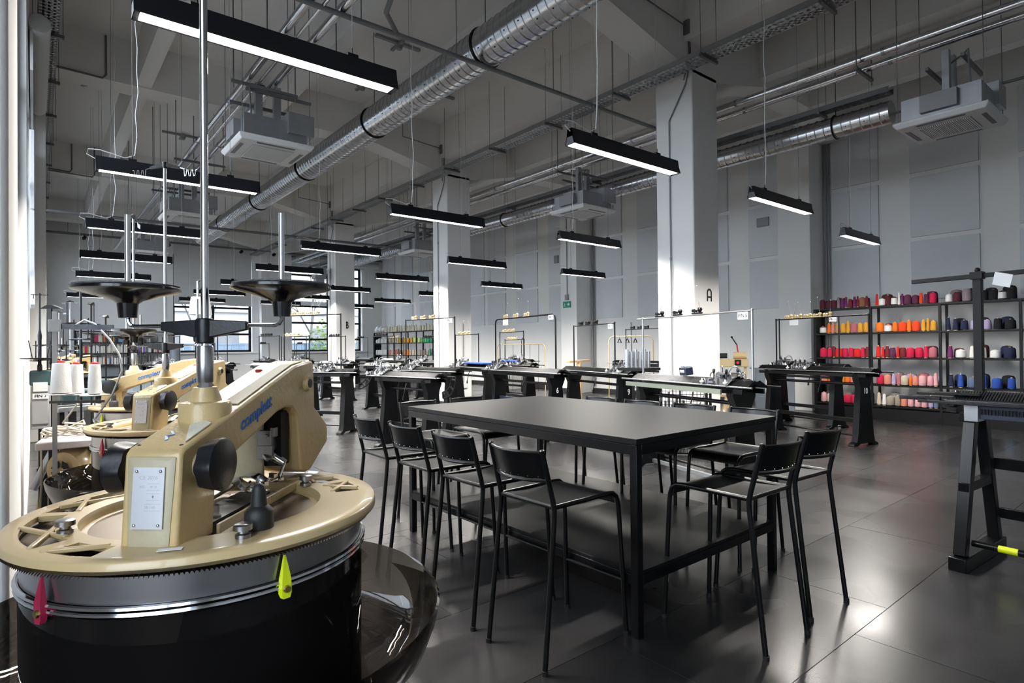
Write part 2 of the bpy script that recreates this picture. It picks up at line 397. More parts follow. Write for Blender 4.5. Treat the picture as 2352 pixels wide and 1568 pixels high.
def window(n, a, b, z0, z1, label, axis='x', base=YF, bars=(.25, .5, .74), mull=True, sgn=1):
    def B(m_, u0, u1, d0, d1, q0, q1):
        d0, d1 = base + sgn * d0, base + sgn * d1
        if axis == 'x': m_.bx(u0, u1, d0, d1, q0, q1)
        else: m_.bx(d0, d1, u0, u1, q0, q1)
    m_ = MB()
    for u0, u1, q0, q1 in ((a, b, z0, z0 + .09), (a, b, z1 - .09, z1), (a, a + .09, z0, z1), (b - .09, b, z0, z1)): B(m_, u0, u1, .22, .30, q0, q1)
    wn = m_.ob('window_%d' % n, 'blk_mat'); struct(wn, label, 'window')
    for t in bars:
        m_ = MB(); z = z0 + (z1 - z0) * t; B(m_, a + .09, b - .09, .225, .29, z - .045, z + .045); m_.ob('transom', 'blk_mat', wn)
    if mull:
        m_ = MB(); u = (a + b) / 2; B(m_, u - .05, u + .05, .222, .295, z0 + .09, z1 - .09); m_.ob('mullion', 'blk_mat', wn)
    zs = [z0] + [z0 + (z1 - z0) * t for t in bars] + [z1]
    us = [a, (a + b) / 2, b] if mull else [a, b]
    for i in range(len(zs) - 1):
        for j in range(len(us) - 1):
            m_ = MB(); B(m_, us[j] + .05, us[j + 1] - .05, .255, .262, zs[i] + .04, zs[i + 1] - .04); m_.ob('pane', 'glass', wn)
    m_ = MB(); B(m_, a - (.15 if sgn > 0 else 0), b + (.15 if sgn > 0 else 0), -.12 if sgn > 0 else .145, .22, z0 - .07, z0 - .03); m_.ob('sill', 'wcard', wn)
    return wn
window(1, *WIN[0], 'widest back window behind the bookshelf end, its blind half down', bars=(.19, .47))
window(2, *WIN[1], 'tall black framed back window beside the column marked B', mull=False, bars=(.14, .33, .52, .72, .88))
window(3, *WIN[2], 'narrow strip of back window on the far side of the column marked B', mull=False, bars=(.14, .33, .52, .72, .88))
o = MB().bx(4.58, 7.70, YF - .02, YF - .005, 3.50, 6.2).bx(4.58, 7.70, YF - .035, YF, 3.46, 3.50).cyl((4.4, YF - .12, 6.3), (7.9, YF - .12, 6.3), .12, n=14).ob('roller_blind', 'pblind'); tag(o, 'wide white roller blind lowered halfway over the back window', 'blind')
o = MB().cyl((9.4, YF - .15, 5.75), (11.6, YF - .15, 5.75), .16, n=14).bx(9.5, 11.5, YF - .03, YF - .01, 5.4, 5.75).ob('roller_blind', 'pblind'); tag(o, 'rolled white blind above the window left of column B', 'blind')
o = MB().cyl((11.9, YF - .15, 5.75), (13.9, YF - .15, 5.75), .16, n=14).bx(12.1, 13.2, YF - .03, YF - .01, 5.55, 5.75).ob('roller_blind', 'pblind'); tag(o, 'rolled white blind above the window right of column B', 'blind')
# left wall: the camera stands in a deeper bay; beyond the pier the wall steps in
mb = MB()
mb.bx(-1.35, XL, YN, 1.6, 0, .9); mb.bx(-1.35, XL, YN, 1.6, 4.2, ZC); mb.bx(-1.35, XL, YN, -2.6, .9, 4.6); mb.bx(-1.35, XL, .5, 1.6, .9, 4.6)
WX = -.05
mb.bx(-.6, WX, 2.5, 12.6, 0, 1.42); mb.bx(-.6, WX, 2.5, 12.6, 5.3, ZC)
for a, b in ((2.5, 2.8), (7.2, 8.2), (12.3, 14.8), (19.4, 21.2), (26.2, 28.2)): mb.bx(-.6, WX, a, b, 1.42, 5.3)
mb.bx(-.6, WX, 12.6, 28.2, 0, 1.42); mb.bx(-.6, WX, 12.6, 28.2, 5.3, ZC)
wl = mb.ob('wall_left', 'wall'); struct(wl, 'white left wall with tall windows between piers', 'wall')
MB().bx(-1.35, -.04, 1.6, 2.5, 0, ZC).ob('pier', 'wall', wl, bevel=.012)
MB().bx(-.3, .163, 12.58, 13.3, 0, ZC).ob('pier', 'wall', wl, bevel=.012)
MB().bx(-.3, .163, 19.75, 20.5, 0, ZC).ob('pier', 'wall', wl, bevel=.012)
window(4, -2.6, .5, .9, 4.2, 'tall left bay window beside the camera', 'y', XL, bars=(.4, .7), sgn=-1)
window(5, 2.8, 7.2, 1.42, 5.3, 'left wall window just beyond the near white pier', 'y', WX + .14, bars=(.33, .66), sgn=-1)
window(6, 8.2, 12.3, 1.42, 5.3, 'left wall window seen edge on as a blue sliver', 'y', WX + .14, bars=(.33, .66), sgn=-1)
window(7, 14.8, 19.4, 1.42, 5.3, 'left wall window beyond the second pier', 'y', WX + .14, bars=(.33, .66), sgn=-1)
window(8, 21.2, 26.2, 1.42, 5.3, 'left wall window nearest the back wall', 'y', WX + .14, bars=(.33, .66), sgn=-1)
mb = MB(); x = XL - .3
mb.bx(x, XR + .3, YN - .4, YN, 0, ZC)
wn_ = mb.ob('wall_near', 'wall'); struct(wn_, 'white wall behind the camera', 'wall')

tag(MB().cyl((.06, 9.0, 5.45), (.06, 12.2, 5.45), .11, n=14).bx(-.03, .0, 9.1, 12.1, 4.9, 5.4).ob('roller_blind', 'pblind'), 'rolled white blind cassette high on the left wall', 'blind')
tag(MB().bx(-.045, .015, 11.2, 12.3, 2.2, 3.6).bx(-.045, .015, 11.2, 12.3, 3.62, 4.8).ob('wall_panel', 'panel', bevel=.01), 'pale acoustic panel pair on the left wall beside the blue window sliver', 'panel')

# outside, seen through the windows
g = MB().bx(-40, 60, 28.8, 90, -.5, -.35).bx(-40, -1.5, -30, 28.8, -.5, -.35).ob('ground', 'asphalt'); struct(g, 'paved yard outside the windows', 'ground')
bd = thing('building', 'pale rendered building across the yard with rows of windows', 'building', (10, 56, -.4))
MB().bx(-30, 26, 0, 8, 0, 5.2).ob('wall', 'bricksol', bd)
MB().bx(-30, 26, 1.5, 8, 6.6, 16).ob('upper_storey', 'bricksol', bd)
MB().bx(-30, 26, -.3, 8.3, 5.2, 5.5).ob('roof_edge', 'grey', bd)
for i in range(11): MB().bx(-26 + i * 4.6, -23.4 + i * 4.6, -.05, .05, 1.6, 3.9).ob('window', 'dgrey', bd)
fn = thing('fence', 'blue grey corrugated fence outside the back windows', 'fence', (6, 38, -.4))
for i in range(60): MB().bx(-14 + i * .42, -13.62 + i * .42, 0, .05 + .04 * (i % 2), 0, 2.3).ob('panel', 'fenceb', fn)
MB().bx(-14, 11.2, -.02, .0, 2.2, 2.3).ob('rail', 'fenceb', fn)
def bare_tree(x, y, h, label, seed):
    t = thing('tree', label, 'tree', (x, y, -.4), 0, 'bare trees in the yard'); r = random.Random(seed); m_ = MB()
    def br(p, d, l, rad, n):
        q = p + d * l; m_.cyl(p, q, rad, rad * .6, 5, False)
        if n:
            for _ in range(3 if n > 2 else 4):
                nd = (d + Vector((r.uniform(-.8, .8), r.uniform(-.5, .5), r.uniform(-.2, .6)))).normalized(); br(q, nd, l * r.uniform(.6, .8), rad * .6, n - 1)
    br(Vector((0, 0, 0)), Vector((0, 0, 1)), h * .3, .12, 5); m_.ob('branches', 'bark', t)
bare_tree(8, 41, 9, 'bare tree outside the wide window', 3); bare_tree(15.5, 42, 10, 'bare tree outside the window left of column B', 5); bare_tree(3, 43, 9, 'bare tree at the left edge of the wide window', 9)
m_ = MB(); r = random.Random(2)
for i in range(260):
    p = Vector((r.gauss(0, .55), r.gauss(0, .4), 2.3 + r.gauss(0, .8))); m_.box(p, (.16, .02, .1), r.uniform(0, 3), r.uniform(0, 3))
m_.cyl((0, 0, 0), (0, 0, 2.2), .05, n=6)
o = m_.ob('shrub', 'leafg'); o.location = (14.6, 37.2, -.4); tag(o, 'yellow green leafy shrub in front of the outdoor fence', 'shrub')

# ------------------------------------------------------------------ ceiling services
def ztop(x, y):
    if 4.40 < x < 4.98: return 5.235
    if 9.86 < x < 10.28: return 4.82
    if 7.48 < x < 7.88: return 5.66
    if x > 14.1: return 7.1
    for c in CY:
        if c - .03 < y < c + .55: return 5.86 if COLX - .1 < x < COLX + COLW + .1 else 6.31
    for a, wd in ((1.46, .24), (3.72, .24), (5.92, .24), (10.3, .26), (12.35, .26)):
        if a - .02 < x < a + wd + .02: return 6.35
    return 6.29 if 7.96 < x < 8.95 else 7.12
def ring_tube(m_, c, r, rr, n=28):
    m_.tube([(c[0] + r * math.cos(2 * PI * i / n), c[1], c[2] + r * math.sin(2 * PI * i / n)) for i in range(n)], rr, 5, closed=True)
def spiral_duct(x, z, r, y0, y1, rings, label, hang):
    t = thing('ventilation_duct', label, 'duct', (x, y0, 0))
    m_ = MB(); prof = []; L = y1 - y0; step = .135; n = int(L / step)
    # corrugated pipe: ribs every step
    vs = []; K = 0; nn = 28; ys = []
    for k in range(n):
        a = k * step; ys += [(a, r), (a + step - .022, r), (a + step - .014, r + .010), (a + step - .006, r + .010)]
    for a, q in ys:
        for i in range(nn): vs.append((q * math.cos(2 * PI * i / nn), a, z + q * math.sin(2 * PI * i / nn)))
    fs = []
    for k in range(len(ys) - 1):
        for i in range(nn): fs.append((k * nn + i, k * nn + (i + 1) % nn, (k + 1) * nn + (i + 1) % nn, (k + 1) * nn + i))
    fs += [tuple(range(nn)), tuple(range((len(ys) - 1) * nn, len(ys) * nn))[::-1]]
    m_.add(vs, fs); m_.ob('duct_pipe', 'duct', t, ang=30)
    for y in rings:
        m_ = MB(); ring_tube(m_, (0, y - y0, z), r + .012, .014)
        m_.cyl((0, y - y0, z + r), (0, y - y0, 7.1), .006, n=5); m_.ob('clamp_ring', 'blk_mat', t)
    h = MB()
    for k in range(0, n, 2):
        for a in (.5, .9, 2.2, 2.64):
            p = Vector((math.cos(a), 0, math.sin(a))); h.box((p.x * (r + .001) * (-1 if a > 1.5 else -1), k * step + .06, z - abs(p.z) * (r + .001)), (.012, .012, .012))
    h.ob('air_holes', 'blk_mat', t)['kind'] = 'stuff'
spiral_duct(4.69, 5.5, .25, -1.5, 23.3, [.3, 3.3, 6.25, 9.55, 12.9, 16.4, 20.0], 'large spiral silver air duct running under the ceiling between the lamps', 1)
spiral_duct(10.07, 5.0, .17, 3.2, 26.5, [4.0, 6.4, 12.6, 18.0, 23], 'slimmer spiral silver air duct behind the columns by the right wall', 1)
def cable_tray(x0, z, wd, y0, y1, ys, label, rod=1, rungs=True, mt='tray'):
    t = thing('cable_tray', label, 'cable tray', (x0, y0, z)); L = y1 - y0
    # floor of the tray as a perforated grid: real holes
    m_ = MB(); cell = .085; nx = 4; n = int(L / cell); cw = wd / nx
    for i in range(nx + 1): m_.bx(i * cw - .012 * (0 < i < nx), i * cw + .012 * (0 < i < nx) + .002, 0, L, 0, .003)
    for k in range(n):
        m_.bx(0, wd, k * cell, k * cell + .045, 0, .003)
    m_.ob('perforated_floor', mt, t)
    MB().bx(0, .004, 0, L, 0, .08).bx(wd - .004, wd, 0, L, 0, .08).bx(0, .015, 0, L, .08, .084).bx(wd - .015, wd, 0, L, .08, .084).ob('side_rail', mt, t)
    for y in ys:
        m_ = MB().bx(-.06, wd + .06, y - y0 - .02, y - y0 + .02, -.045, -.003); m_.ob('bracket', 'dgrey', t)
        m_ = MB().cyl((-.045, y - y0, -.06), (-.045, y - y0, (6.31 if ztop(x0 - .1, y) < 6.5 else 7.12) - z), .0045, n=5).cyl((wd + .045, y - y0, -.06), (wd + .045, y - y0, (6.31 if ztop(x0 - .1, y) < 6.5 else 7.12) - z), .0045, n=5)
        m_.ob('hanger_rod', 'dgrey', t)
    return t
cable_tray(7.52, 5.72, .32, .5, 27.8, [1.45, 3.12, 4.79, 6.44, 8.1, 9.85, 11.6, 13.25, 15, 16.7, 18.4, 20.1, 22, 24, 26], 'long perforated cable tray running in front of the white columns')
cable_tray(.04, 5.65, .22, 3.2, 27.9, [4.6, 6.35, 8.0, 9.65, 11.35, 13.0, 14.8, 16.5, 18.2, 20, 22, 24, 26], 'perforated cable tray high beside the left wall')
cable_tray(9.95, 5.28, .2, 3.2, 27, [4.2, 6.45, 9.2, 12.3, 15, 18, 21, 24], 'narrow cable tray resting over the slim spiral duct', mt='dgrey')
cable_tray(12.9, 6.05, .2, 8, 27, [10, 14, 18, 22], 'short perforated tray high near the right wall')
def pipe_run(label, pts, r, m, name='pipe', hangs=(), clamps=()):
    t = thing(name, label, 'pipe'); MB().tube(pts, r, 14).ob('pipe_body', m, t)
    for h in hangs: MB().cyl(h, (h[0], h[1], ztop(h[0], h[1])), .006, n=5).box((h[0], h[1], h[2]), (.05, .06, .02)).ob('hanger_rod', 'dgrey', t)
    for (x, y, z) in clamps: MB().cyl((x, y - .02, z), (x, y + .02, z), r + .006, n=14).ob('joint_band', 'dgrey' if m != 'foil' else 'steel', t)
cl = lambda x, z: [(x, y, z) for y in (3, 5.2, 7.4, 9.6, 11.8, 14)]
pipe_run('outer of two silver lagged pipes on the left side of the ceiling', [(2.33, -1, 5.3), (2.33, 26, 5.3)], .05, 'foil', clamps=cl(2.33, 5.3))
pipe_run('inner of two silver lagged pipes on the left side of the ceiling', [(2.68, -1, 5.3), (2.68, 26, 5.3)], .05, 'foil', clamps=cl(2.68, 5.3))
pipe_run('thin silver pipe beside the left lagged pair', [(2.45, -1, 5.24), (2.45, 26, 5.24)], .02, 'foil')
pipe_run('upper of two bright silver pipes behind the columns', [(9.15, 1, 5.55), (9.15, 27, 5.55)], .055, 'foil', clamps=cl(9.15, 5.55))
pipe_run('lower of two bright silver pipes behind the columns', [(9.42, 1, 5.5), (9.42, 27, 5.5)], .05, 'foil', clamps=cl(9.42, 5.5))
pipe_run('third thin silver pipe behind the columns', [(9.28, 1, 5.45), (9.28, 27, 5.45)], .018, 'foil')
pipe_run('dark grey pipe crossing under the spiral duct to the column marked A', [(-.04, 6.22, 5.22), (12, 6.22, 5.24)] if False else [(-.04, 6.22, 5.22), (10.5, 6.22, 5.24)], .03, 'dgrey', hangs=[(2.9, 6.22, 5.22), (4.2, 6.22, 5.22), (5.9, 6.22, 5.23), (7.2, 6.22, 5.23)])
pipe_run('dark branch pipe leaving the crossing pipe beside the spiral duct', [(3.35, 6.22, 5.24), (3.1, 6.0, 5.3), (2.9, 5.2, 5.4)], .03, 'dgrey')
pipe_run('long thin dark pipe crossing the far part of the hall', [(.02, 17, 4.2), (.02, 17, 4.62), (.08, 17, 4.70), (.3, 17, 4.72), (11.0, 17, 4.75)], .035, 'dgrey', hangs=[(1.8, 17, 4.72), (4.5, 17, 4.73), (6.8, 17, 4.74)])
pipe_run('dark slim pipe behind the columns below the cable trays', [(10.9, 1, 5.25), (10.9, 26, 5.25)], .022, 'dgrey')
for i, y in enumerate((3.3, 9.4, 15.6)):
    o = MB().bx(9.0, 9.6, y - .02, y + .02, 5.36, 5.40).cyl((9.02, y, 5.3), (9.02, y, 7.1), .008, n=6).cyl((9.58, y, 5.3), (9.58, y, 7.1), .008, n=6).box((9.0, y, 5.38), (.03, .05, .05)).ob('pipe_hanger', 'dgrey')
    tag(o, ['nearest', 'middle', 'farthest'][i] + ' steel pipe hanger under the bright silver pipes', 'hanger', 'pipe hangers')
for i, (x, y) in enumerate(((2.2, 7.1), (2.2, 8.6), (2.2, 12.8), (2.2, 15.6))):
    o = MB().bx(2.1, 3.0, y - .02, y + .02, 5.17, 5.21).cyl((2.13, y, 5.1), (2.13, y, 7.1), .009, n=6).cyl((2.97, y, 5.1), (2.97, y, 7.1), .009, n=6).ob('pipe_hanger', 'dgrey')
    tag(o, ORD[i] + ' steel pipe hanger from the near end of the left lagged pipes', 'hanger', 'left pipe hangers')
def cassette(x0, y0, s, z, label, boxside=1):
    t = thing('air_conditioner', label, 'air conditioner', (x0, y0, z)); h = s / 2
    p = MB(); a, b = h * .62, h
    p.add([(-b, -b, 0), (b, -b, 0), (b, b, 0), (-b, b, 0), (-b * .93, -b * .93, -.05), (b * .93, -b * .93, -.05), (b * .93, b * .93, -.05), (-b * .93, b * .93, -.05), (-b, -b, .03), (b, -b, .03), (b, b, .03), (-b, b, .03)],
          [(0, 4, 5, 1), (1, 5, 6, 2), (2, 6, 7, 3), (3, 7, 4, 0), (4, 7, 6, 5), (0, 1, 9, 8), (1, 2, 10, 9), (2, 3, 11, 10), (3, 0, 8, 11), (8, 9, 10, 11)])
    p.ob('front_panel', 'white', t, bevel=.01)
    for k in range(4):
        T = Matrix.Rotation(k * PI / 2, 4, 'Z'); q = MB()
        q.add([(-a * .85, -h * .86, -.052), (a * .85, -h * .86, -.052), (a * .80, -h * .76, -.056), (-a * .80, -h * .76, -.056), (-a * .85, -h * .86, -.045), (a * .85, -h * .86, -.045), (a * .8, -h * .76, -.045), (-a * .8, -h * .76, -.045)],
              [(0, 1, 2, 3), (4, 7, 6, 5), (0, 4, 5, 1), (2, 6, 7, 3)], T); q.ob('air_slot', 'dgrey', t)
    g = MB(); n = 26
    g.mi(1).bx(-a * .9, a * .9, -a * .9, a * .9, -.054, -.051).mi(0)
    for k in range(n):
        q = -a * .86 + k * a * 1.72 / (n - 1); g.bx(-a * .88, a * .88, q - .006, q + .006, -.064, -.054)
    g.ob('intake_grille', ['white', 'grey'], t)
    MB().bx(-h * .84, h * .84, -h * .84, h * .84, .03, .33).ob('body', 'galv', t)
    MB().bx(h * .3, h * 1.02, -h * .95, h * .95, .16, .46).ob('duct_box', 'galv', t)
    MB().bx(-h * 1.0, -h * .84, -.2, .2, .08, .3).ob('control_box', 'grey', t)
    for sx in (-.12, .14): MB().bx(sx * 1 - .05, sx + .05, -.04, .04, .33, .95).ob('duct_riser', 'galv', t)
    r_ = MB()
    for sx in (-1, 1):
        for sy in (-1, 1): r_.cyl((sx * h * .9, sy * h * .9, .05), (sx * h * .9, sy * h * .9, 7.1 - z), .005, n=5)
    r_.ob('hanger_rod', 'dgrey', t)
    MB().bx(-h * .95, h * .95, .1, .14, .62, .66).bx(-h * .7, h * 1.1, -.25, -.21, .72, .76).tube([(-.3, -.3, .3), (-.32, -.28, .8), (-.1, -.2, .85), (.0, .0, .8)], .012, 6).ob('support_bar', 'dgrey', t)
cassette(2.66, 8.9, 1.02, 4.42, 'white ceiling cassette air conditioner left of the large duct, grille facing down')
cassette(2.7, 14.9, 1.02, 4.5, 'farther left ceiling air conditioner half hidden by a black lamp')
cassette(2.72, 21.1, 1.02, 4.5, 'farthest left ceiling air conditioner near the back wall')
cassette(9.27, 8.89, 1.03, 4.42, 'white ceiling air conditioner beside the column marked A')
cassette(9.5, 2.34, 1.03, 4.42, 'white ceiling air conditioner nearest the right wall corner of the view')
cassette(9.27, 15.8, 1.03, 4.42, 'white ceiling air conditioner left of the middle column')
t = thing('wall_tray', 'thin cable tray with small black spotlights running along the back wall', 'cable tray', (0, 27.55, 5.92))
MB().bx(.2, 13.9, 0, .14, 0, .07).ob('tray_body', 'dgrey', t)
for q in (1.0, 2.4, 3.8, 5.2, 6.6, 8.0, 9.4, 10.8): MB().cyl((q, .07, .07), (q, .07, 1.2), .008, n=5).ob('hanger_rod', 'dgrey', t); MB().box((q + .5, .0, -.10), (.09, .14, .09), .4, -.5).cyl((q + .5, .04, -.08), (q + .5, .04, .0), .01, n=5).ob('spotlight', 'blk_mat', t)
# slab-mounted strips with sprinkler / detector heads
k = 0
for (x, y) in ((1.9, 8.8), (5.2, 9.6), (5.4, 11.6), (5.2, 15.9), (5.6, 7.0), (.8, 10.6), (.8, 14.9), (2.6, 14.7), (6.6, 9.3), (6.9, 11.0), (6.8, 13.9), (5.2, 17.8), (3.0, 17.2), (11.2, 9.6), (11.4, 11.7)):
    m_ = MB().bx(x - .45, x + .45, y - .035, y + .035, ZC - .05, ZC).bx(x - .03, x + .03, y - .2, y + .25, ZC - .08, ZC - .04)
    m_.cyl((x + .02, y, ZC - .14), (x + .02, y, ZC - .04), .05, .08, 12)
    o = m_.ob('smoke_detector', 'grey'); k += 1
    tag(o, 'grey detector head on a short strip under the ceiling slab, %s from the near left' % ORD[k - 1], 'detector', 'ceiling detector heads')
m_ = MB().tube([(.3, 12.55, 6.35), (.95, 12.55, 6.33), (1.0, 12.55, 6.4), (1.0, 12.55, 7.1)], .018, 6); tag(m_.ob('conduit', 'dgrey'), 'bent dark conduit on the near left ceiling beam', 'conduit')
m_ = MB().tube([(.3, 19.7, 6.35), (.75, 19.7, 6.33), (.8, 19.7, 6.4), (.8, 19.7, 7.1)], .018, 6).tube([(.3, 19.7, 6.3), (1.25, 19.7, 6.28), (1.3, 19.7, 6.35), (1.3, 19.7, 7.1)], .018, 6); tag(m_.ob('conduit', 'dgrey'), 'pair of bent dark conduits on the farther left ceiling beam', 'conduit')
m_ = MB()
for z in (5.1, 5.25, 5.4, 5.55): m_.tube([(WX + .015, 8 + z, z), (.03, 8 + z, z + .08), (.15, 8.4 + z, z + .05)], .012, 5)
tag(m_.ob('conduit', 'grey'), 'row of small curved conduits leaving the left wall to the cable tray', 'conduit')

# ------------------------------------------------------------------ pendant lamps
LL = 1.47
def make_lamp():
    t = thing('pendant_lamp', 'x', 'lamp')
    prof = [(-.028, .135), (.028, .135), (.036, .075), (.058, .0), (.050, .0), (.030, .066), (-.030, .066), (-.050, 0), (-.058, 0), (-.036, .075)]
    m_ = MB(); T = Matrix.Rotation(PI / 2, 4, 'Z')
    m_.prism(prof, -LL / 2, LL / 2, T); m_.ob('housing', 'blkpl', t)
    for s in (-1, 1):
        m_ = MB().add([(s * LL / 2, -.028, .135), (s * LL / 2, .028, .135), (s * LL / 2, .036, .075), (s * LL / 2, .058, 0), (s * LL / 2, -.058, 0), (s * LL / 2, -.036, .075),
                (s * (LL / 2 - .004), -.028, .135), (s * (LL / 2 - .004), .028, .135), (s * (LL / 2 - .004), .036, .075), (s * (LL / 2 - .004), .058, 0), (s * (LL / 2 - .004), -.058, 0), (s * (LL / 2 - .004), -.036, .075)],
               [(0, 1, 2, 3, 4, 5), (11, 10, 9, 8, 7, 6)])
        m_.ob('end_cap', 'blkpl', t)
    MB().bx(-LL / 2 + .03, LL / 2 - .03, -.050, .050, .004, .010).ob('diffuser', 'lum', t)
    for s in (-.44, .44): MB().box((s, 0, .145), (.07, .03, .03)).cyl((s, 0, .15), (s, 0, .2), .004, n=6).ob('hook', 'blk_mat', t)
    return t
proto = make_lamp(); used = False; LAMPS = []
GX = [.45, 3.5, 6.45, 9.62]; GY = [3.49, 6.72, 9.92, 13.12, 16.5, 19.7, 22.8]
XOFF = {(0, 0): -.06, (0, 2): .1, (0, 3): .19, (0, 4): .28, (0, 5): .38, (0, 6): .33, (1, 3): .16, (1, 4): .24, (1, 5): .22, (1, 6): .36, (2, 6): .1, (3, 0): .25}
rowname = ['nearest', 'second', 'third', 'fourth', 'fifth', 'sixth', 'farthest']; colname = ['leftmost', 'second', 'third', 'rightmost']
for i, gx in enumerate(GX):
    for j, gy in enumerate(GY):
        if i == 3 and j == 1: continue
        o = dup(proto) if used else proto; used = True
        x = gx + LL / 2 + XOFF.get((i, j), 0); y = gy + (.36 if (i, j) == (3, 0) else 0)
        o.location = (x, y, 3.20); o.rotation_euler = (0, 0, R.uniform(-.012, .012))
        tag(o, 'black linear pendant lamp, %s row from the camera in the %s line of lamps' % (rowname[j], colname[i]), 'lamp', 'black linear pendant lamps')
        la = bpy.data.lights.new('lamp_light', 'AREA'); la.shape = 'RECTANGLE'; la.size = LL - .1; la.size_y = .07; la.energy = LAMP_W; la.color = (1, .955, .89); la.spread = math.radians(152)
        lo = bpy.data.objects.new('lamp_light', la); COL.objects.link(lo); lo.location = (x, y, 3.198)
        LAMPS.append((o, x, y, i, j))
for o_, x, y, i, j in LAMPS:
    if 1:
        wv = MB(); r = random.Random(i * 10 + j)
        for s in (-.44, .44): wv.cyl((x + s, y, 3.40), (x + s, y, ztop(x + s, y)), .0022, n=4)
        wq = wv.ob('suspension_wire', 'dgrey'); LK(wq, o_)
        # power cord: white for the left line, dark for others
        pts = [(x - .735, y, 3.31), (x - .80, y - .005, 3.34), (x - .79, y, 3.39), (x - .7, y, 3.40), (x - .5, y, 3.36), (x - .42, y, 3.40), (x - .40, y, 3.6)]
        zz = 3.8
        zt_ = ztop(x - .4, y)
        while zz < zt_ - .05: pts.append((x - .40 + r.uniform(-.018, .018) * (1 if zz < 5.6 else .3), y + r.uniform(-.01, .01), zz)); zz += .22
        pts.append((x - .4, y, zt_))
        co = MB().tube(pts, .0045 if i == 0 or j < 2 else .003, 5).ob('power_cord', 'white' if (i < 2 or j < 3) else 'grey')
        LK(co, o_)

# ------------------------------------------------------------------ high work table
tb_ = thing('work_table', 'large high black work table with a thick top and a lower shelf', 'table', (0, 0, 0))
TX0, TX1, TY0, TY1, TZ = 2.385, 3.83, 1.93, 4.28, 1.022
MB().bx(TX0 - .004, TX1 + .004, TY0 - .004, TY1 + .004, TZ - .03, TZ).ob('tabletop', 'blk_top', tb_, bevel=.0015)
for (x, y) in ((TX0, TY0), (TX1 - .045, TY0), (TX0, TY1 - .045), (TX1 - .045, TY1 - .045)):
    MB().bx(x, x + .045, y, y + .045, 0, TZ - .032).ob('leg', 'blk', tb_, bevel=.002)
for a in ((TX0, TX0 + .04, TY0 + .045, TY1 - .045), (TX1 - .04, TX1, TY0 + .045, TY1 - .045), (TX0 + .045, TX1 - .045, TY0, TY0 + .04), (TX0 + .045, TX1 - .045, TY1 - .04, TY1)):
    MB().bx(*a, TZ - .085, TZ - .032).ob('apron', 'blk', tb_, bevel=.002)
    MB().bx(*a, .27, .32).ob('shelf_rail', 'blk', tb_, bevel=.002)
MB().bx(TX0 + .004, TX1 - .004, TY0 + .004, TY1 - .004, .3205, .340).ob('lower_shelf', 'blk_top', tb_, bevel=.0015)

# ------------------------------------------------------------------ bar stools
def make_stool():
    t = thing('bar_stool', 'x', 'stool')
    SZ = .745
    for s in (-1, 1):
        # rear leg kinks at seat height into the back post
        MB().tube([(-.285, s * .205, .012), (-.245, s * .2, .35), (-.207, s * .195, .68), (-.203, s * .194, .73), (-.212, s * .193, .78), (-.243, s * .190, .90), (-.275, s * .188, 1.02)], .0130, 10).cyl((-.275, s * .188, 1.02), (-.2755, s * .188, 1.0225), .013, .009, 10).ob('rear_leg', 'blk', t)
        # front leg bends into the seat side rail
        MB().tube([(.297, s * .212, .012), (.283, s * .205, .3), (.268, s * .196, .62), (.263, s * .194, .685), (.250, s * .193, .722), (.222, s * .192, .741), (.18, s * .191, SZ), (-.195, s * .191, SZ)], .0130, 10).ob('front_leg', 'blk', t)
        for x, y in ((-.2865, s * .2052), (.298, s * .2123)): MB().cyl((x, y, 0), (x, y, .022), .0155, n=12).ob('foot_cap', 'blkrub', t)
    MB().cyl((-.203, -.19, SZ), (-.203, .19, SZ), .011, n=10).ob('seat_rail', 'blk', t)
    m_ = MB(); n = 14; P = []
    for i in range(n + 1):
        u = i / n
        if u < .8: x = -.2 + u / .8 * .385; z = SZ + .006 - .010 * math.sin(PI * u / .8)
        else: a = (u - .8) / .2 * PI / 2; x = .185 + .062 * math.sin(a); z = SZ + .006 - .062 * (1 - math.cos(a))
        P.append((x, z))
    vs = []; 
    for (x, z) in P: vs += [(x, -.186, z), (x, .186, z), (x, -.186, z - .003), (x, .186, z - .003)]
    fs = []
    for i in range(n):
        a, b = i * 4, i * 4 + 4; fs += [(a, b, b + 1, a + 1), (a + 3, b + 3, b + 2, a + 2), (a, a + 2, b + 2, b), (a + 1, b + 1, b + 3, a + 3)]
    fs += [(0, 1, 3, 2), (n * 4, n * 4 + 2, n * 4 + 3, n * 4 + 1)]
    m_.add(vs, fs); m_.ob('seat', 'blk', t, ang=50)
    # curved backrest sheet with tube edges
    m_ = MB(); n = 14; vs = []
    for i in range(n + 1):
        y = -.186 + .372 * i / n; bow = .062 * (1 - (y / .186) ** 2)
        for z, x in ((.885, -.236), (1.005, -.268)):
            vs += [(x - bow, y, z), (x - bow - .0025, y, z)]
    fs = []
    for i in range(n):
        a, b = i * 4, i * 4 + 4; fs += [(a, b, b + 2, a + 2), (a + 1, a + 3, b + 3, b + 1), (a, a + 1, b + 1, b), (a + 2, b + 2, b + 3, a + 3)]
    m_.add(vs, fs); m_.ob('backrest', 'blk', t, ang=50)
    for z, x, nm in ((.872, -.233, 'lower_back_rail'), (1.008, -.270, 'upper_back_rail')):
        MB().tube([(x - .062 * (1 - (y / .186) ** 2), y, z) for y in [-.186 + .0372 * i for i in range(11)]], .0085, 8).ob(nm, 'blk', t)
    m_ = MB()
    for i in range(7):
        y = -.15 + .05 * i; m_.sph((-.241 - .062 * (1 - (y / .186) ** 2), y, .892), .0028, 4)
    m_.ob('rivet_row', 'chrome', t)['kind'] = 'stuff'
    MB().cyl((.283, -.204, .285), (.283, .204, .285), .0085, n=8).ob('footrest', 'blk', t)
    return t
sp = make_stool(); used = False
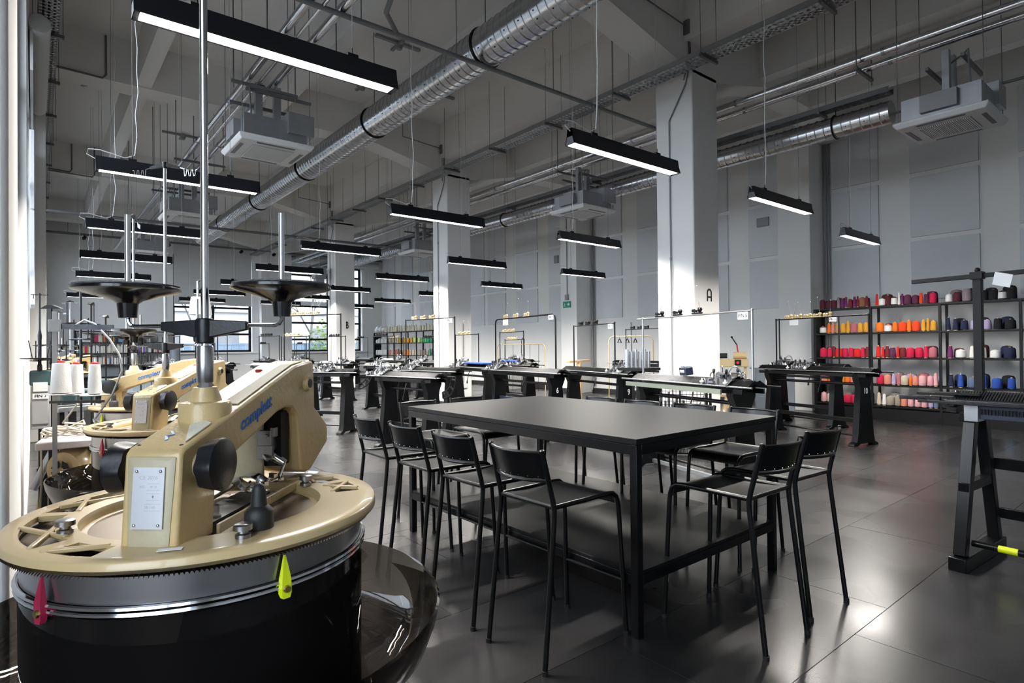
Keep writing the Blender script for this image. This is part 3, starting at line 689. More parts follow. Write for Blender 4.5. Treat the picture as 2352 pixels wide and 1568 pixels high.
stools = [(2.085, 2.215, .03, 'black bar stool nearest the camera on the long near side of the table'), (2.085, 2.775, .02, 'second black bar stool from the near table corner, long near side'),
          (2.085, 3.315, 0, 'third black bar stool from the near table corner, long near side'), (2.085, 3.86, -.02, 'farthest black bar stool on the long near side, by the linking machine'),
          (2.905, 1.70, PI / 2 - .02, 'black bar stool at the short right table end, next to the near leg'), (3.475, 1.735, PI / 2 - .05, 'black bar stool at the short right table end, next to the far leg'),
          (2.71, 4.40, -PI / 2 + .03, 'black bar stool tucked at the short far end, left one'), (3.26, 4.43, -PI / 2, 'black bar stool tucked at the short far end, right one'),
          (3.87, 3.76, PI, 'leftmost black bar stool on the far long side, only its back rail showing'), (3.87, 3.27, PI + .03, 'second from left black bar stool on the far long side'),
          (3.9, 2.78, PI, 'third from left black bar stool on the far long side'), (3.93, 2.29, PI - .02, 'rightmost black bar stool on the far long side, glossy seat showing under the table corner')]
for x, y, a, lab in stools:
    o = dup(sp) if used else sp; used = True
    o.location = (x, y, 0); o.rotation_euler = (0, 0, a); tag(o, lab, 'stool', 'black metal bar stools around the table')

# ------------------------------------------------------------------ linking machines
def make_linker():
    t = thing('linking_machine', 'x', 'linking machine')
    D = 1.200; RO = .316
    MB().lathe([(.24, 0), (.24, .03), (.07, .06), (.055, .1), (.055, .78), (.2, .80)], n=24).ob('pedestal', 'blk_mat', t)
    # smoky bowl
    MB().shell([(.26, .872), (.33, .876), (.385, .895), (.415, .925), (.432, .965), (.438, .992), (.442, .996), (.446, .992), (.440, .962), (.423, .918), (.39, .886), (.333, .866), (.26, .862)], n=64).ob('catch_bowl', 'smoke', t)
    MB().shell([(.286, .80), (.288, 1.12), (.2835, 1.12), (.281, .80)], n=64).ob('lower_skirt', 'skirt', t)
    MB().lathe([(.262, .80), (.262, 1.115)], n=48).ob('inner_drum', 'blkpl', t)
    m_ = MB(); prof = lambda rc, zc, rr: [(rc + rr * math.cos(a * PI / 4), zc + rr * math.sin(a * PI / 4)) for a in range(8)]
    m_.lathe(prof(.290, 1.1215, .0050), n=64, closed=True); m_.lathe(prof(.290, 1.1120, .0040), n=64, closed=True); m_.ob('steel_hoop', 'chrome', t)
    MB().lathe([(.286, 1.126), (.287, 1.168), (.28, 1.170), (.20, 1.170)], n=72).ob('dial_drum', 'alu', t)
    m_ = MB(); n = 290
    for i in range(n):
        a = 2 * PI * i / n; c, s = math.cos(a), math.sin(a); c2, s2 = math.cos(a + .03), math.sin(a + .03)
        p = [(.286 * c, .286 * s, 1.176), (.3065 * c2, .3065 * s2, 1.1705), (.3065 * c2 - s * .0018, .3065 * s2 + c * .0018, 1.1745), (.286 * c - s * .0028, .286 * s + c * .0028, 1.1805)]
        m_.add(p, [(0, 1, 2), (0, 2, 3), (0, 3, 1), (1, 3, 2)])
    o = m_.ob('point_ring', 'brown', t); o['kind'] = 'stuff'
    m_ = MB(); m_.lathe([(.270, 1.171), (.296, 1.176), (.296, 1.1795), (.270, 1.1795)], n=64); m_.ob('point_ring_bed', 'brown', t)
    # cast top ring with openings
    m_ = MB(); nA = 144; rad = [(.316, D - .016), (.316, D - .003), (.313, D), (.286, D - .002), (.238, D - .002), (.207, D - .004), (.203, D - .012)]
    HEAD = 48.0
    def opened(a):   # a in degrees, machine frame (0 = towards the head)
        a = (a + HEAD) % 360     # world-like bearing
        return (118 < a < 150) or (155 < a < 200) or (207 < a < 226) or (-17 + 360 < a or a < 2) or (8 < a < 36)
    K = len(rad); vs = []
    for i in range(nA):
        a = 2 * PI * i / nA
        for r_, z in rad: vs.append((r_ * math.cos(a), r_ * math.sin(a), z))
        for r_, z in rad: vs.append((r_ * math.cos(a), r_ * math.sin(a), z - .010 if z > D - .014 else z - .002))
    fs = []
    for i in range(nA):
        j = (i + 1) % nA; A, B_ = i * 2 * K, j * 2 * K; op = opened(360 * (i + .5) / nA); opn = opened(360 * (i + 1.5) / nA)
        for k in range(K - 1):
            hole = op and k == 3
            if not hole:
                fs.append((A + k, B_ + k, B_ + k + 1, A + k + 1)); fs.append((A + K + k + 1, B_ + K + k + 1, B_ + K + k, A + K + k))
            if k == 3 and op != opn: fs.append((B_ + k, B_ + k + 1, B_ + K + k + 1, B_ + K + k))
        if op:
            fs.append((A + 3, B_ + 3, B_ + K + 3, A + K + 3)); fs.append((A + 4, A + K + 4, B_ + K + 4, B_ + 4))
        fs.append((A, A + K, B_ + K, B_)); fs.append((A + K - 1, B_ + K - 1, B_ + 2 * K - 1, A + 2 * K - 1))
    m_.add(vs, fs); m_.ob('top_ring', 'creams', t, ang=50)
    def pol(r_, deg, z): a = math.radians(deg - HEAD); return (r_ * math.cos(a), r_ * math.sin(a), z)
    for a0, a1 in ((120, 142), (150, 128), (168, 200), (195, 170), (222, 206), (-14, 2), (2, -12), (12, 33), (34, 14)):
        MB().beam(pol(.232, a0, D - .004), pol(.288, a1, D - .003), .009, .008).ob('spoke', 'creams', t, bevel=.002)
    MB().lathe([(.05, D - .026), (.185, D - .026), (.194, D - .020), (.212, D - .020), (.212, D - .030)], n=48).ob('inner_plate', 'creams', t)
    MB().lathe([(.0001, D - .0245), (.13, D - .0245), (.134, D - .0255), (.14, D - .026)], n=48).ob('inner_dish', 'sage', t)
    # cast C-frame: x towards the head
    V0, V1 = -.088, .004; vm = (V0 + V1) / 2
    prof = [(-.240, D - .016), (-.227, 1.338), (-.217, 1.346), (-.06, 1.389), (.12, 1.440), (.20, 1.462), (.30, 1.472), (.309, 1.466), (.315, 1.40), (.316, 1.357),
            (.392, 1.308), (.402, 1.290), (.400, 1.258), (.288, 1.207), (.262, 1.206), (.232, 1.216), (.222, 1.30), (.212, 1.345), (.185, 1.368), (.150, 1.372), (.110, 1.366), (-.085, 1.304), (-.128, 1.284), (-.138, D - .016)]
    MB().prism(prof, V0, V1).ob('cast_frame', 'cream', t, bevel=.007, seg=3)
    MB().add([(-.240, V1 - .012, D - .016), (-.240, V0 + .012, D - .016), (-.2275, V0 + .006, 1.335), (-.2275, V1 - .006, 1.335), (-.244, V1 - .02, D - .016), (-.244, V0 + .02, D - .016), (-.232, V0 + .014, 1.329), (-.232, V1 - .014, 1.329)],
             [(0, 1, 2, 3), (4, 7, 6, 5), (0, 4, 5, 1), (1, 5, 6, 2), (2, 6, 7, 3), (3, 7, 4, 0)]).ob('front_cover', 'sage', t, bevel=.003)
    # grip pads on the top slope
    def toppad(pts, nm):
        def zt(x):
            P = [(-.262, 1.338), (-.217, 1.346), (-.06, 1.389), (.12, 1.440), (.20, 1.462), (.30, 1.472)]
            for (a, za), (b, zb) in zip(P, P[1:]):
                if a <= x <= b: return za + (zb - za) * (x - a) / (b - a) + .0012
        n = len(pts); vs = [(x, y, zt(x)) for x, y in pts] + [(x, y, zt(x) + .002) for x, y in pts]
        MB().add(vs, [tuple(range(n - 1, -1, -1)), tuple(range(n, 2 * n))] + [(i, (i + 1) % n, n + (i + 1) % n, n + i) for i in range(n)]).ob(nm, 'speck', t)
    toppad([(-.035, -.078), (.03, -.078), (.03, -.048), (-.035, -.046)], 'grip_pad')
    toppad([(.03, -.078), (.12, -.078), (.12, -.050), (.03, -.048)], 'grip_pad'); toppad([(.12, -.078), (.20, -.078), (.20, -.054), (.12, -.050)], 'grip_pad'); toppad([(.20, -.078), (.27, -.076), (.26, -.066), (.20, -.054)], 'grip_pad')
    toppad([(-.20, -.078), (-.125, -.078), (-.112, -.055), (-.135, -.045)], 'grip_pad')
    MB().sph((.165, -.020, 1.453), .008, 8, .5).ob('red_button', 'red', t)
    for x, y in ((-.205, -.006), (-.205, -.075), (.01, -.075), (-.02, .008), (.285, -.075)):
        MB().sph((x, y, {-.205: 1.3485, .01: 1.4085, -.02: 1.4005, .285: 1.4705}[x]), .0042, 6, .35).ob('screw_hole', 'blk_mat', t)
    # blue lettering along the arm and the small blue mark
    slope = Vector((.195, 0, .055)).normalized()
    up = Vector((0, -1, 0)).cross(slope) * -1
    text('complett', .036, 'blue', t, frame((.018, V0 - .0008, 1.376), slope, (0, 0, 1)) @ Matrix.Identity(4), bold=.0006, xs=1.0)
    m_ = MB(); zt = lambda x: 1.3470 + (x + .217) * .274
    for a, b in (((-.19, -.040), (-.175, -.030)), ((-.175, -.030), (-.169, -.038)), ((-.169, -.038), (-.155, -.026))): m_.beam((a[0], a[1], zt(a[0])), (b[0], b[1], zt(b[0])), .0045, .001)
    m_.ob('blue_mark', 'blue', t)
    # star knobs
    def knob(x, z, y, s):
        k = MB().cyl((x, y, z), (x, y + s * .012, z), .022, .018, 20); k.ob('knob_collar', 'cream', t)
        m_ = MB(); n = 56; rings = []
        for (q, rr, lob) in ((.010, .022, 0), (.013, .040, .10), (.034, .0435, .07), (.0405, .0425, .0), (.0425, .039, 0), (.0422, .0001, 0)):
            rings.append([(x + rr * (1 - lob * (1 + math.cos(7 * 2 * PI * i / n)) / 2) * math.cos(2 * PI * i / n), y + s * q, z + rr * (1 - lob * (1 + math.cos(7 * 2 * PI * i / n)) / 2) * math.sin(2 * PI * i / n)) for i in range(n)])
        vs = [p for g in rings for p in g]; fs = []
        for k_ in range(len(rings) - 1):
            for i in range(n):
                a, b, c, d = k_ * n + i, k_ * n + (i + 1) % n, (k_ + 1) * n + (i + 1) % n, (k_ + 1) * n + i
                fs.append((a, b, c, d) if s > 0 else (d, c, b, a))
        fs.append(tuple(range(n)) if s < 0 else tuple(range(n - 1, -1, -1)))
        m_.add(vs, fs); m_.ob('star_knob', 'blkpl', t, ang=40)
    knob(-.178, 1.312, V0, -1); knob(-.185, 1.308, V1, 1)
    m_ = MB().cyl((.262, V0, 1.418), (.262, V0 - .010, 1.418), .020, .016, 20); m_.ob('screw_boss', 'cream', t)
    MB().cyl((.262, V0 - .004, 1.418), (.262, V0 - .0115, 1.418), .0105, n=16).ob('screw_plug', 'blk_mat', t)
    # nameplate
    T = Matrix.Translation((-.2390, vm, 1.272)) @ Matrix.Rotation(math.atan2(.0135, .15), 4, 'Y')
    m_ = MB().box((0, 0, 0), (.002, .050, .094)); m_.v = [tuple(T @ Vector(p)) for p in m_.v]; npl = m_.ob('nameplate', 'nickel', t)
    for a in (-.019, .019):
        for b in (-.041, .041):
            p = T @ Vector((-.001, a, b)); MB().sph(p, .0028, 6).ob('rivet', 'chrome', npl)
    fr = lambda a, b: T @ frame((-.0012, a, b), (0, -1, 0), (0, 0, 1))
    text('CE 2016', .0085, 'print_', npl, fr(0, .031), extr=.0001); text('4', .006, 'blk_mat', npl, fr(-.008, .002), extr=.0001); text('ART.     M 72', .005, 'print_', npl, fr(0, .017), extr=.0001); text('50 / 60', .006, 'print_', npl, fr(-.004, -.014), extr=.0001)
    m_ = MB()
    for zc, hw in ((.017, .010), (.002, .010), (-.014, .013)):
        for zz in (-.005, .005): q = T @ Vector((-.0012, -.008, zc + zz)); m_.box(q, (.0003, hw * 2, .0005))
    m_.ob('print_frame', 'print_', npl)
    # head mechanism
    MB().bx(.150, .160, -.035, .050, 1.215, 1.375).bx(.160, .215, .042, .050, 1.225, 1.36).bx(.150, .16, .03, .05, 1.205, 1.22).ob('head_cover', 'sage', t, bevel=.003)
    MB().bx(.165, .205, -.07, .035, 1.24, 1.36).ob('head_cavity', 'blk_mat', t)
    m_ = MB().box((.152, -.045, 1.30), (.03, .03, .045)).box((.142, -.045, 1.275), (.012, .034, .03)).box((.148, -.062, 1.318), (.016, .01, .02)).cyl((.135, -.045, 1.268), (.120, -.06, 1.262), .004).cyl((.135, -.052, 1.312), (.128, -.052, 1.312), .004); m_.ob('needle_block', 'steel', t, bevel=.001)
    MB().cyl((.17, -.05, 1.26), (.17, -.075, 1.245), .012, .009, 14).cyl((.17, -.075, 1.245), (.12, -.085, 1.225), .0035).sph((.17, -.05, 1.26), .013, 6).ob('looper_shaft', 'chrome', t)
    # curved chrome guards in front of the head
    m_ = MB(); r = random.Random(3)
    for k in range(2):
        vs = []; n = 10; x0 = .02 + k * .045
        for i in range(n + 1):
            a = i / n; zz = 1.206 + .030 * math.sin(a * PI * .9); yy = .035 - a * .075
            for x in (x0, x0 + .038): vs += [(x + a * .03, yy - k * .02, zz), (x + a * .03, yy - k * .02, zz - .002)]
        fs = []
        for i in range(n):
            a, b = i * 4, i * 4 + 4; fs += [(a, b, b + 2, a + 2), (a + 1, a + 3, b + 3, b + 1), (a, a + 1, b + 1, b), (a + 2, b + 2, b + 3, a + 3)]
        m_.add(vs, fs)
    m_.ob('chrome_guard', 'chrome', t, ang=60)
    m_ = MB()
    for i in range(26):
        p = Vector((r.uniform(.06, .19), r.uniform(-.075, -.02), 1.205 + r.uniform(0, .018)))
        if i % 2: m_.cyl(p, p + Vector((r.uniform(-.02, .02), r.uniform(-.012, .012), r.uniform(-.004, .01))), .0028, n=7)
        else: m_.box(p, (r.uniform(.008, .022), r.uniform(.004, .01), r.uniform(.004, .010)), r.uniform(0, 3))
    m_.ob('linking_mechanism', 'chrome', t)['kind'] = 'stuff'
    MB().bx(-.137, .11, -.070, -.005, 1.1925, 1.1965).ob('mechanism_plate', 'blk_mat', t)
    MB().lathe([(.0125, 0), (.0125, .003), (.0095, .004), (.0095, .018), (.0085, .022), (.0001, .022)], (-.08, -.055, 1.1965), 18).ob('clear_cap', 'clear', t)
    MB().sph((-.105, -.052, 1.199), .012, 8, .7).ob('dome_nut', 'chrome', t)
    MB().prism([(-.137, D - .015), (-.137, D + .002), (.235, D + .002), (.235, D - .015)], -.098, -.092).ob('guide_rail', 'creams', t, bevel=.001)
    MB().prism([(-.02, D - .012), (0, D - .006), (.18, D + .01), (.18, D + .0), (.0, D - .014)], .025, .075).ob('side_bracket', 'sage', t, bevel=.002)
    # bolts and peg
    for r_, dg in ((.228, 189), (.258, -91), (.205, 10)):
        p = pol(r_, dg, D - .002)
        MB().lathe([(.012, 0), (.012, .006), (.008, .008), (.008, .012), (.0145, .013), (.0145, .021), (.012, .0225), (.0001, .0225)], p, 18).ob('clamp_bolt', 'steel', t)
    p = pol(.222, -82, D - .004)
    MB().lathe([(.0235, 0), (.0235, .030), (.019, .036), (.0135, .040), (.0115, .064), (.0095, .072), (.005, .0765), (.0001, .078)], p, 24).ob('black_peg', 'blkrub', t)
    p = Vector(pol(.275, 207 + 32, D)); 
    MB().box(pol(.272, 247, D), (.012, .034, .0006), math.radians(247 - HEAD)).ob('white_sticker', 'wcard', t)
    # coloured drum markers
    for dg, m__ in ((209, 'crimson'), (-80, 'yel')):
        a = math.radians(dg - HEAD); T = Matrix.Rotation(a, 4, 'Z')
        pr = [(-.0105, 1.105), (-.007, 1.097), (.007, 1.097), (.0105, 1.105), (.0095, 1.128), (.0015, 1.166), (-.0015, 1.166), (-.0095, 1.128)]
        n = len(pr); vs = [(.292, y, z) for y, z in pr] + [(.300 if z < 1.15 else .2945, y * .8, z) for y, z in pr]
        mk = MB().add(vs, [tuple(range(n - 1, -1, -1)), tuple(range(n, 2 * n))] + [(i, (i + 1) % n, n + (i + 1) % n, n + i) for i in range(n)], T).ob('drum_marker', m__, t)
        mk['label'] = 'crimson pointed marker' if m__ == 'crimson' else 'fluorescent yellow pointed marker'
        q = T @ Vector((.299, 0, 1.112)); q2 = T @ Vector((.3035, 0, 1.112)); MB().cyl(q, q2, .0068, .005, 16).ob('marker_screw', 'brass', mk)
    # thread stand
    rx, ry = -.079, -.04
    MB().lathe([(.044, 1.370), (.044, 1.402), (.041, 1.406), (.028, 1.408), (.020, 1.433), (.0001, 1.433)], (rx, ry, 0), 28).ob('rod_pedestal', 'cream', t)
    MB().cyl((rx, ry, 1.430), (rx, ry, 1.442), .0115, n=6).ob('hex_nut', 'steel', t)
    MB().lathe([(.0135, 1.441), (.0145, 1.443), (.0145, 1.506), (.0135, 1.508), (.0001, 1.508)], (rx, ry, 0), 24).ob('rod_sleeve', 'alu', t)
    MB().cyl((rx, ry, 1.507), (rx, ry, 2.345), .0068, n=16).ob('thread_rod', 'chrome', t)
    st = math.atan2(rt.y, rt.x) - math.radians(HEAD)
    T = Matrix.Translation((rx, ry, 0)) @ Matrix.Rotation(st, 4, 'Z')
    m_ = MB().lathe([(.0155, 1.512), (.0165, 1.550), (.0145, 1.558), (.0001, 1.558)], n=20, T=T)
    for s in (-1, 1): m_.add([(0, -.010, 1.520), (0, .010, 1.520), (0, .010, 1.556), (0, -.010, 1.556), (s * .078, -.006, 1.536), (s * .078, .006, 1.536), (s * .078, .006, 1.552), (s * .078, -.006, 1.552)],
                      [(0, 1, 2, 3), (4, 7, 6, 5), (0, 4, 5, 1), (1, 5, 6, 2), (2, 6, 7, 3), (3, 7, 4, 0)], T)
    m_.ob('star_bracket', 'blkpl', t, bevel=.002)
    for s in (-1, 1):
        sh = .012 * s
        m_ = MB().tube([T @ Vector(p) for p in ((s * .076, 0, 1.5445), (s * .128, 0, 1.5445), (s * .136, 0, 1.547), (s * .140, 0, 1.554), (s * .1405, 0, 1.57))], .0036, 8)
        m_.ob('plate_wire', 'chrome', t)
        pc = T @ Vector((s * .1405, 0, 1.560))
        pl = MB().lathe([(.0150, 0), (.0175, .026), (.024, .031), (.050, .040), (.080, .047), (.086, .050), (.086, .0545), (.083, .0565), (.0001, .0565)], pc, 48).ob('cone_plate', 'gpl', t)
        MB().lathe([(.083, .0566), (.0835, .0590), (.0001, .0590)], pc, 40).ob('felt_pad', 'felt', pl)
        MB().cyl(pc + Vector((0, 0, .059)), pc + Vector((0, 0, .188)), .0052, n=14).ob('cone_spindle', 'chrome', pl)
    # top thread guide with wavy wires
    m_ = MB().lathe([(.009, 2.325), (.011, 2.352), (.0001, 2.356)], n=14, T=T)
    for s in (-1, 1): m_.add([(0, -.007, 2.332), (0, .007, 2.332), (0, .007, 2.352), (0, -.007, 2.352), (s * .066, -.004, 2.322), (s * .066, .004, 2.322), (s * .066, .004, 2.332), (s * .066, -.004, 2.332)],
                      [(0, 1, 2, 3), (4, 7, 6, 5), (0, 4, 5, 1), (1, 5, 6, 2), (2, 6, 7, 3), (3, 7, 4, 0)], T)
    m_.ob('top_thread_guide', 'blkpl', t)
    for s in (-1, 1):
        pts = [(s * .066, 0, 2.327), (s * .085, 0, 2.322)]
        for k in range(6): pts += [(s * (.088 + k * .010), 0, 2.318 if k % 2 else 2.290), (s * (.093 + k * .010), 0, 2.318 if k % 2 else 2.290)]
        MB().tube([T @ Vector(p) for p in pts], .0014, 5).ob('wavy_wire', 'chrome', t)
    return t
lk = make_linker(); lk.location = (.265, 1.268, 0); lk.rotation_euler = (0, 0, math.radians(48))
tag(lk, 'cream round linking machine in the foreground, its arm rising over a smoky bowl', 'linking machine', 'cream linking machines')
for (x, y, z, a, lab) in ((.474, 3.045, -.023, 47, 'second cream linking machine, directly behind the foreground one'),
                          (.56, 4.22, -.023, -24, 'third cream linking machine, turned sideways behind the second'),
                          (.48, 11.87, -.03, 45, 'far cream linking machine beyond the thread stands on the left'),
                          (.42, 15.2, -.03, 50, 'farthest cream linking machine on the left before the bookshelf')):
    o = dup(lk); o.location = (x, y, z); o.rotation_euler = (0, 0, math.radians(a)); tag(o, lab, 'linking machine', 'cream linking machines')

# ------------------------------------------------------------------ hand flat knitting machines
def machine(x, y, hd, L, label, number=None, arch=None, tagtxt=None, guides='cream', zb=1.10, quarter=False, carr=.2, blue=None, detail=1, style='square', legs=(.36, .36), sheet=None, cgrp=True):
    """bed along local x, centred on (x, y); arch = (x0, x1, height, n_guides)"""
    t = thing('knitting_machine', label, 'knitting machine', (x, y, 0), math.radians(hd), 'black hand flat knitting machines' if cgrp else None)
    h = L / 2; r = random.Random(int(x * 100 + y * 7)); zl = zb - .045
    for s, q in ((-1, legs[0]), (1, legs[1])):
        lx = s * (h - q * .6)
        m_ = MB(); T = Matrix.Translation((lx, 0, 0)) @ Matrix.Rotation(PI / 2, 4, 'Z')
        prof = [(-.26, 0), (-.25, .035), (-.19, .06), (-.165, .16), (-.125, .6), (-.10, .86), (-.15, zl - .08), (-.15, zl), (.15, zl), (.15, zl - .08), (.10, .86), (.125, .6), (.165, .16), (.19, .06), (.25, .035), (.26, 0), (.17, 0), (.11, .035), (-.11, .035), (-.17, 0)]
        m_.prism(prof, -.05, .05, T).ob('leg', 'blk', t, bevel=.006)
    # cast bed with twin inclined needle plates
    m_ = MB(); T = Matrix.Rotation(PI / 2, 4, 'Z')
    m_.prism([(-.13, zl + .01), (-.145, zl + .02), (-.03, zb + .045), (-.012, zb + .036), (.012, zb + .036), (.03, zb + .045), (.145, zl + .02), (.13, zl + .01), (.02, zb + .012), (-.02, zb + .012)], -h, h, T)
    m_.ob('needle_bed', 'dsteel', t, bevel=.003)
    m_ = MB(); n = int(L / .0145) if detail else 0
    for k in range(n):
        q = -h + .0145 + k * .0145
        for s in (-1, 1): m_.beam((q, s * .13, zl + .033), (q, s * .04, zb + .044), .006, .003)
    if n: m_.ob('needle_row', 'dsteel', t)['kind'] = 'stuff'
    for s in (-1, 1):
        MB().cyl((-h - .12, s * .19, zb - .02), (h + .12, s * .19, zb - .02), .011, n=10).ob('slide_rail', 'steel' if s < 0 else 'dsteel', t)
        MB().bx(-h + .05, h - .05, s * .14 - .01, s * .14 + .01, zl - .05, zl).ob('bed_beam', 'blk', t, bevel=.003)
    for k in (-.8, 0, .8):
        for s in (-1, 1): MB().beam((k * h, s * .12, zl), (k * h, s * .20, zb - .02), .03, .02).ob('rail_bracket', 'dsteel', t)
    MB().bx(-h + .25, h - .25, -.03, .03, .32, .38).ob('stretcher', 'blk', t, bevel=.004)
    MB().cyl((-h + .25, .16, .10), (h - .25, .16, .10), .015, n=8).ob('foot_rail', 'blk', t)
    MB().cyl((-h + .2, 0, zl - .16), (h - .2, 0, zl - .16), .022, n=10).ob('takedown_roller', 'dsteel', t)
    # carriage
    cx = (carr - .5) * L
    cg = MB()
    for s in (-1, 1):
        T = Matrix.Translation((cx, s * .095, zb + .03)) @ Matrix.Rotation(-s * .62, 4, 'X'); b = MB().box((0, 0, 0), (.30, .17, .014))
        cg.add([T @ Vector(p) for p in b.v], b.f)
    cg.box((cx, 0, zb + .10), (.10, .20, .02)).box((cx - .11, -.15, zb + .02), (.03, .06, .05)).box((cx + .11, .15, zb + .02), (.03, .06, .05))
    cr = cg.ob('carriage', 'steel', t, bevel=.002)
    q = MB()
    for k in range(60 if detail else 26):
        s = r.choice((-1, 1)); px, py = cx + r.uniform(-.2, .2), s * r.uniform(.02, .19); pz = zb + .075 - abs(py) * .45
        if k % 7 == 0: q.tube([(px + .035 * math.cos(PI * i / 5), py, pz + .01 + .05 * math.sin(PI * i / 5)) for i in range(6)], .006, 5)
        elif k % 3 == 0: q.cyl((px, py, pz), (px, py + s * .01, pz + r.uniform(.02, .06)), .008, n=7)
        elif k % 3 == 1: q.box((px, py, pz + .015), (r.uniform(.02, .06), r.uniform(.01, .02), .02), r.uniform(0, 3))
        else: q.beam((px, py, pz + .01), (px + r.uniform(-.05, .05), py + r.uniform(-.02, .02), pz + r.uniform(.02, .05)), .010, .006)
    q.ob('cam_lever', 'steel', cr)['kind'] = 'stuff'
    for s in (-1, 1):
        n = 9; pts = [(cx + s * .09 + .04 * math.cos(PI * i / n) , s * .04 * math.cos(PI * i / n), zb + .09 + .085 * math.sin(PI * i / n)) for i in range(n + 1)]
        MB().tube(pts, .008, 7).ob('carriage_handle', 'steel', cr)
    for k in range(3 if detail else 2):
        px, py = cx - .08 + k * .09, r.choice((-.12, .12))
        MB().cyl((px, py, zb + .04), (px, py, zb + .10), .005, n=6).lathe([(.006, .10), (.014, .115), (.015, .14), (.008, .15), (.0001, .151)], (px, py, zb), 10).ob('knob', 'blkpl', cr)
    if detail:
        for s in (-1, 1): MB().lathe([(.008, 0), (.026, .022), (.026, .034), (.010, .036), (.008, .06), (.0001, .06)], (cx + s * .17, -.2, zb - .01), 12).ob('weight_cup', 'white', cr)
    if quarter:
        m_ = MB(); n = 12
        for rr in (.20, .29):
            m_.tube([(h + .02 + rr * math.cos(-PI / 2 * i / n + .1), 0, zb - .02 + rr * math.sin(-PI / 2 * i / n + .1)) for i in range(n + 1)], .013, 6)
        for a in (-.1, -.6, -1.1, -1.5): m_.beam((h + .02 + .20 * math.cos(a), 0, zb - .02 + .2 * math.sin(a)), (h + .02 + .29 * math.cos(a), 0, zb - .02 + .29 * math.sin(a)), .02, .02)
        m_.ob('racking_quadrant', 'blk', t)
    MB().tube([(h * .3, -.22, zl - .06), (h * .33, -.26, zl - .14), (h * .30, -.27, zl - .24)], .007, 6).cyl((h * .30, -.27, zl - .24), (h * .29, -.27, zl - .30), .012, .015, n=8).ob('release_lever', 'dsteel', t)
    if blue:
        MB().bx(blue[0], blue[1], -.13, .13, zb + .05, zb + .085).ob('cloth_cover', 'bluecl', t, bevel=.012)
    if arch:
        a0, a1, za, ng = arch; am = 'blk_mat' if guides != 'steelpost' else 'galv'
        if style == 'round':
            pts = [(a0, 0, zb + .04), (a0, 0, za - .08), (a0 + .02, 0, za - .03), (a0 + .08, 0, za), (a1 - .08, 0, za), (a1 - .02, 0, za - .03), (a1, 0, za - .08), (a1, 0, zb + .04)]
            MB().tube(pts, .015, 8).ob('yarn_arch', am, t)
        else:
            for q in (a0, a1): MB().cyl((q, 0, zb + .04), (q, 0, za), .012, n=8).sph((q, 0, za + .008), .015, 5).ob('arch_post', am, t)
            MB().cyl((a0 - (.12 if guides == 'steelpost' else 0), 0, za), (a1, 0, za), .010, n=8).ob('arch_bar', am, t)
        gm = {'cream': 'creams', 'steelpost': 'dsteel', 'black': 'blk_mat'}[guides]
        for k in range(ng):
            gx = a0 + (a1 - a0) * (.10 + .55 * (k + .5) / ng) ; gz = za + .012
            g = MB().bx(gx - .075, gx + .08, -.012, .012, gz - .004, gz + .014).cyl((gx - .055, -.014, gz + .036), (gx - .055, .014, gz + .036), .019, n=10).cyl((gx - .015, -.014, gz + .034), (gx - .015, .014, gz + .034), .016, n=10)
            g.beam((gx - .04, 0, gz + .005), (gx - .04, 0, gz + .055), .008, .008).lathe([(.006, 0), (.016, .012), (.028, .04), (.022, .06), (.0001, .064)], (gx + .05, 0, gz + .005), 10)
            go = g.ob('yarn_tensioner', gm, t)
            if detail and guides != 'black':
                top = (gx + .05 + r.uniform(-.05, .03), r.uniform(-.02, .02), gz + r.uniform(.24, .34))
                MB().cyl((gx + .05, 0, gz + .04), (gx + .05 + (top[0] - gx - .05) * .35, top[1] * .35, gz + .13), .0045, .003, n=5).cyl((gx + .05 + (top[0] - gx - .05) * .35, top[1] * .35, gz + .13), top, .0016, n=4).ob('spring_wire', 'dgrey', go)
                MB().sph(top, .006, 4).ob('wire_bead', 'white', go)
        if sheet:
            sx = a0 + (a1 - a0) * sheet; MB().bx(sx - .13, sx + .06, -.014, -.012, za - .12, za - .015).ob('paper_sheet', 'wcard', t)
        if tagtxt:
            sx = a1 - .10
            for sd in (-1, 1):
                pass
            cd_ = MB().bx(sx - .075, sx + .065, -.018, -.013, za - .085, za - .010).ob('name_card', 'wcard', t)
            text(tagtxt, .055, 'blk_mat', cd_, frame((sx - .005, -.0185, za - .048), (1, 0, 0), (0, 0, 1)), bold=.0012, xs=.95)
            text(tagtxt, .055, 'blk_mat', cd_, frame((sx - .005, -.0125, za - .048), (-1, 0, 0), (0, 0, 1)), bold=.0012, xs=.95)
    return t

# numbers stencilled on the legs are set after, facing the camera side (local -y)
def stencil(t, num, lx, z, size=.1):
    text(num, size, 'wcard', t, frame((lx, -.128, z), (1, 0, 0), (0, 0, 1)) if False else frame((lx - .0, -.0, z), (1, 0, 0), (0, 0, 1)) @ Matrix.Translation((0, 0, .132)), xs=.75, bold=.001)
m16 = machine(5.80, 3.90, -106, 1.95, 'knitting machine numbered 16 with pale green rails, just behind the far stools', arch=(-.9, .92, 1.84, 3), tagtxt='FIN 5', guides='steelpost', carr=.80, sheet=.72)
MB().bx(-.95, .72, -.235, -.215, 1.0, 1.05).ob('green_rail', 'palegreen', m16); MB().bx(-.95, .72, .215, .235, 1.0, 1.05).ob('green_rail', 'palegreen', m16)
MB().bx(-.8, .75, -.02, .02, .05, .09).ob('floor_bar', 'galv', m16)
m6 = machine(6.6, 7.75, -99, 2.3, 'knitting machine numbered 6 under a tall rounded black arch', arch=(-1.05, .95, 2.02, 3), style='round', tagtxt='FIN 7', carr=.12, sheet=.22, blue=None)
MB().bx(-.9, .7, -.02, .02, .42, .6).ob('navy_beam', 'navy', m6)
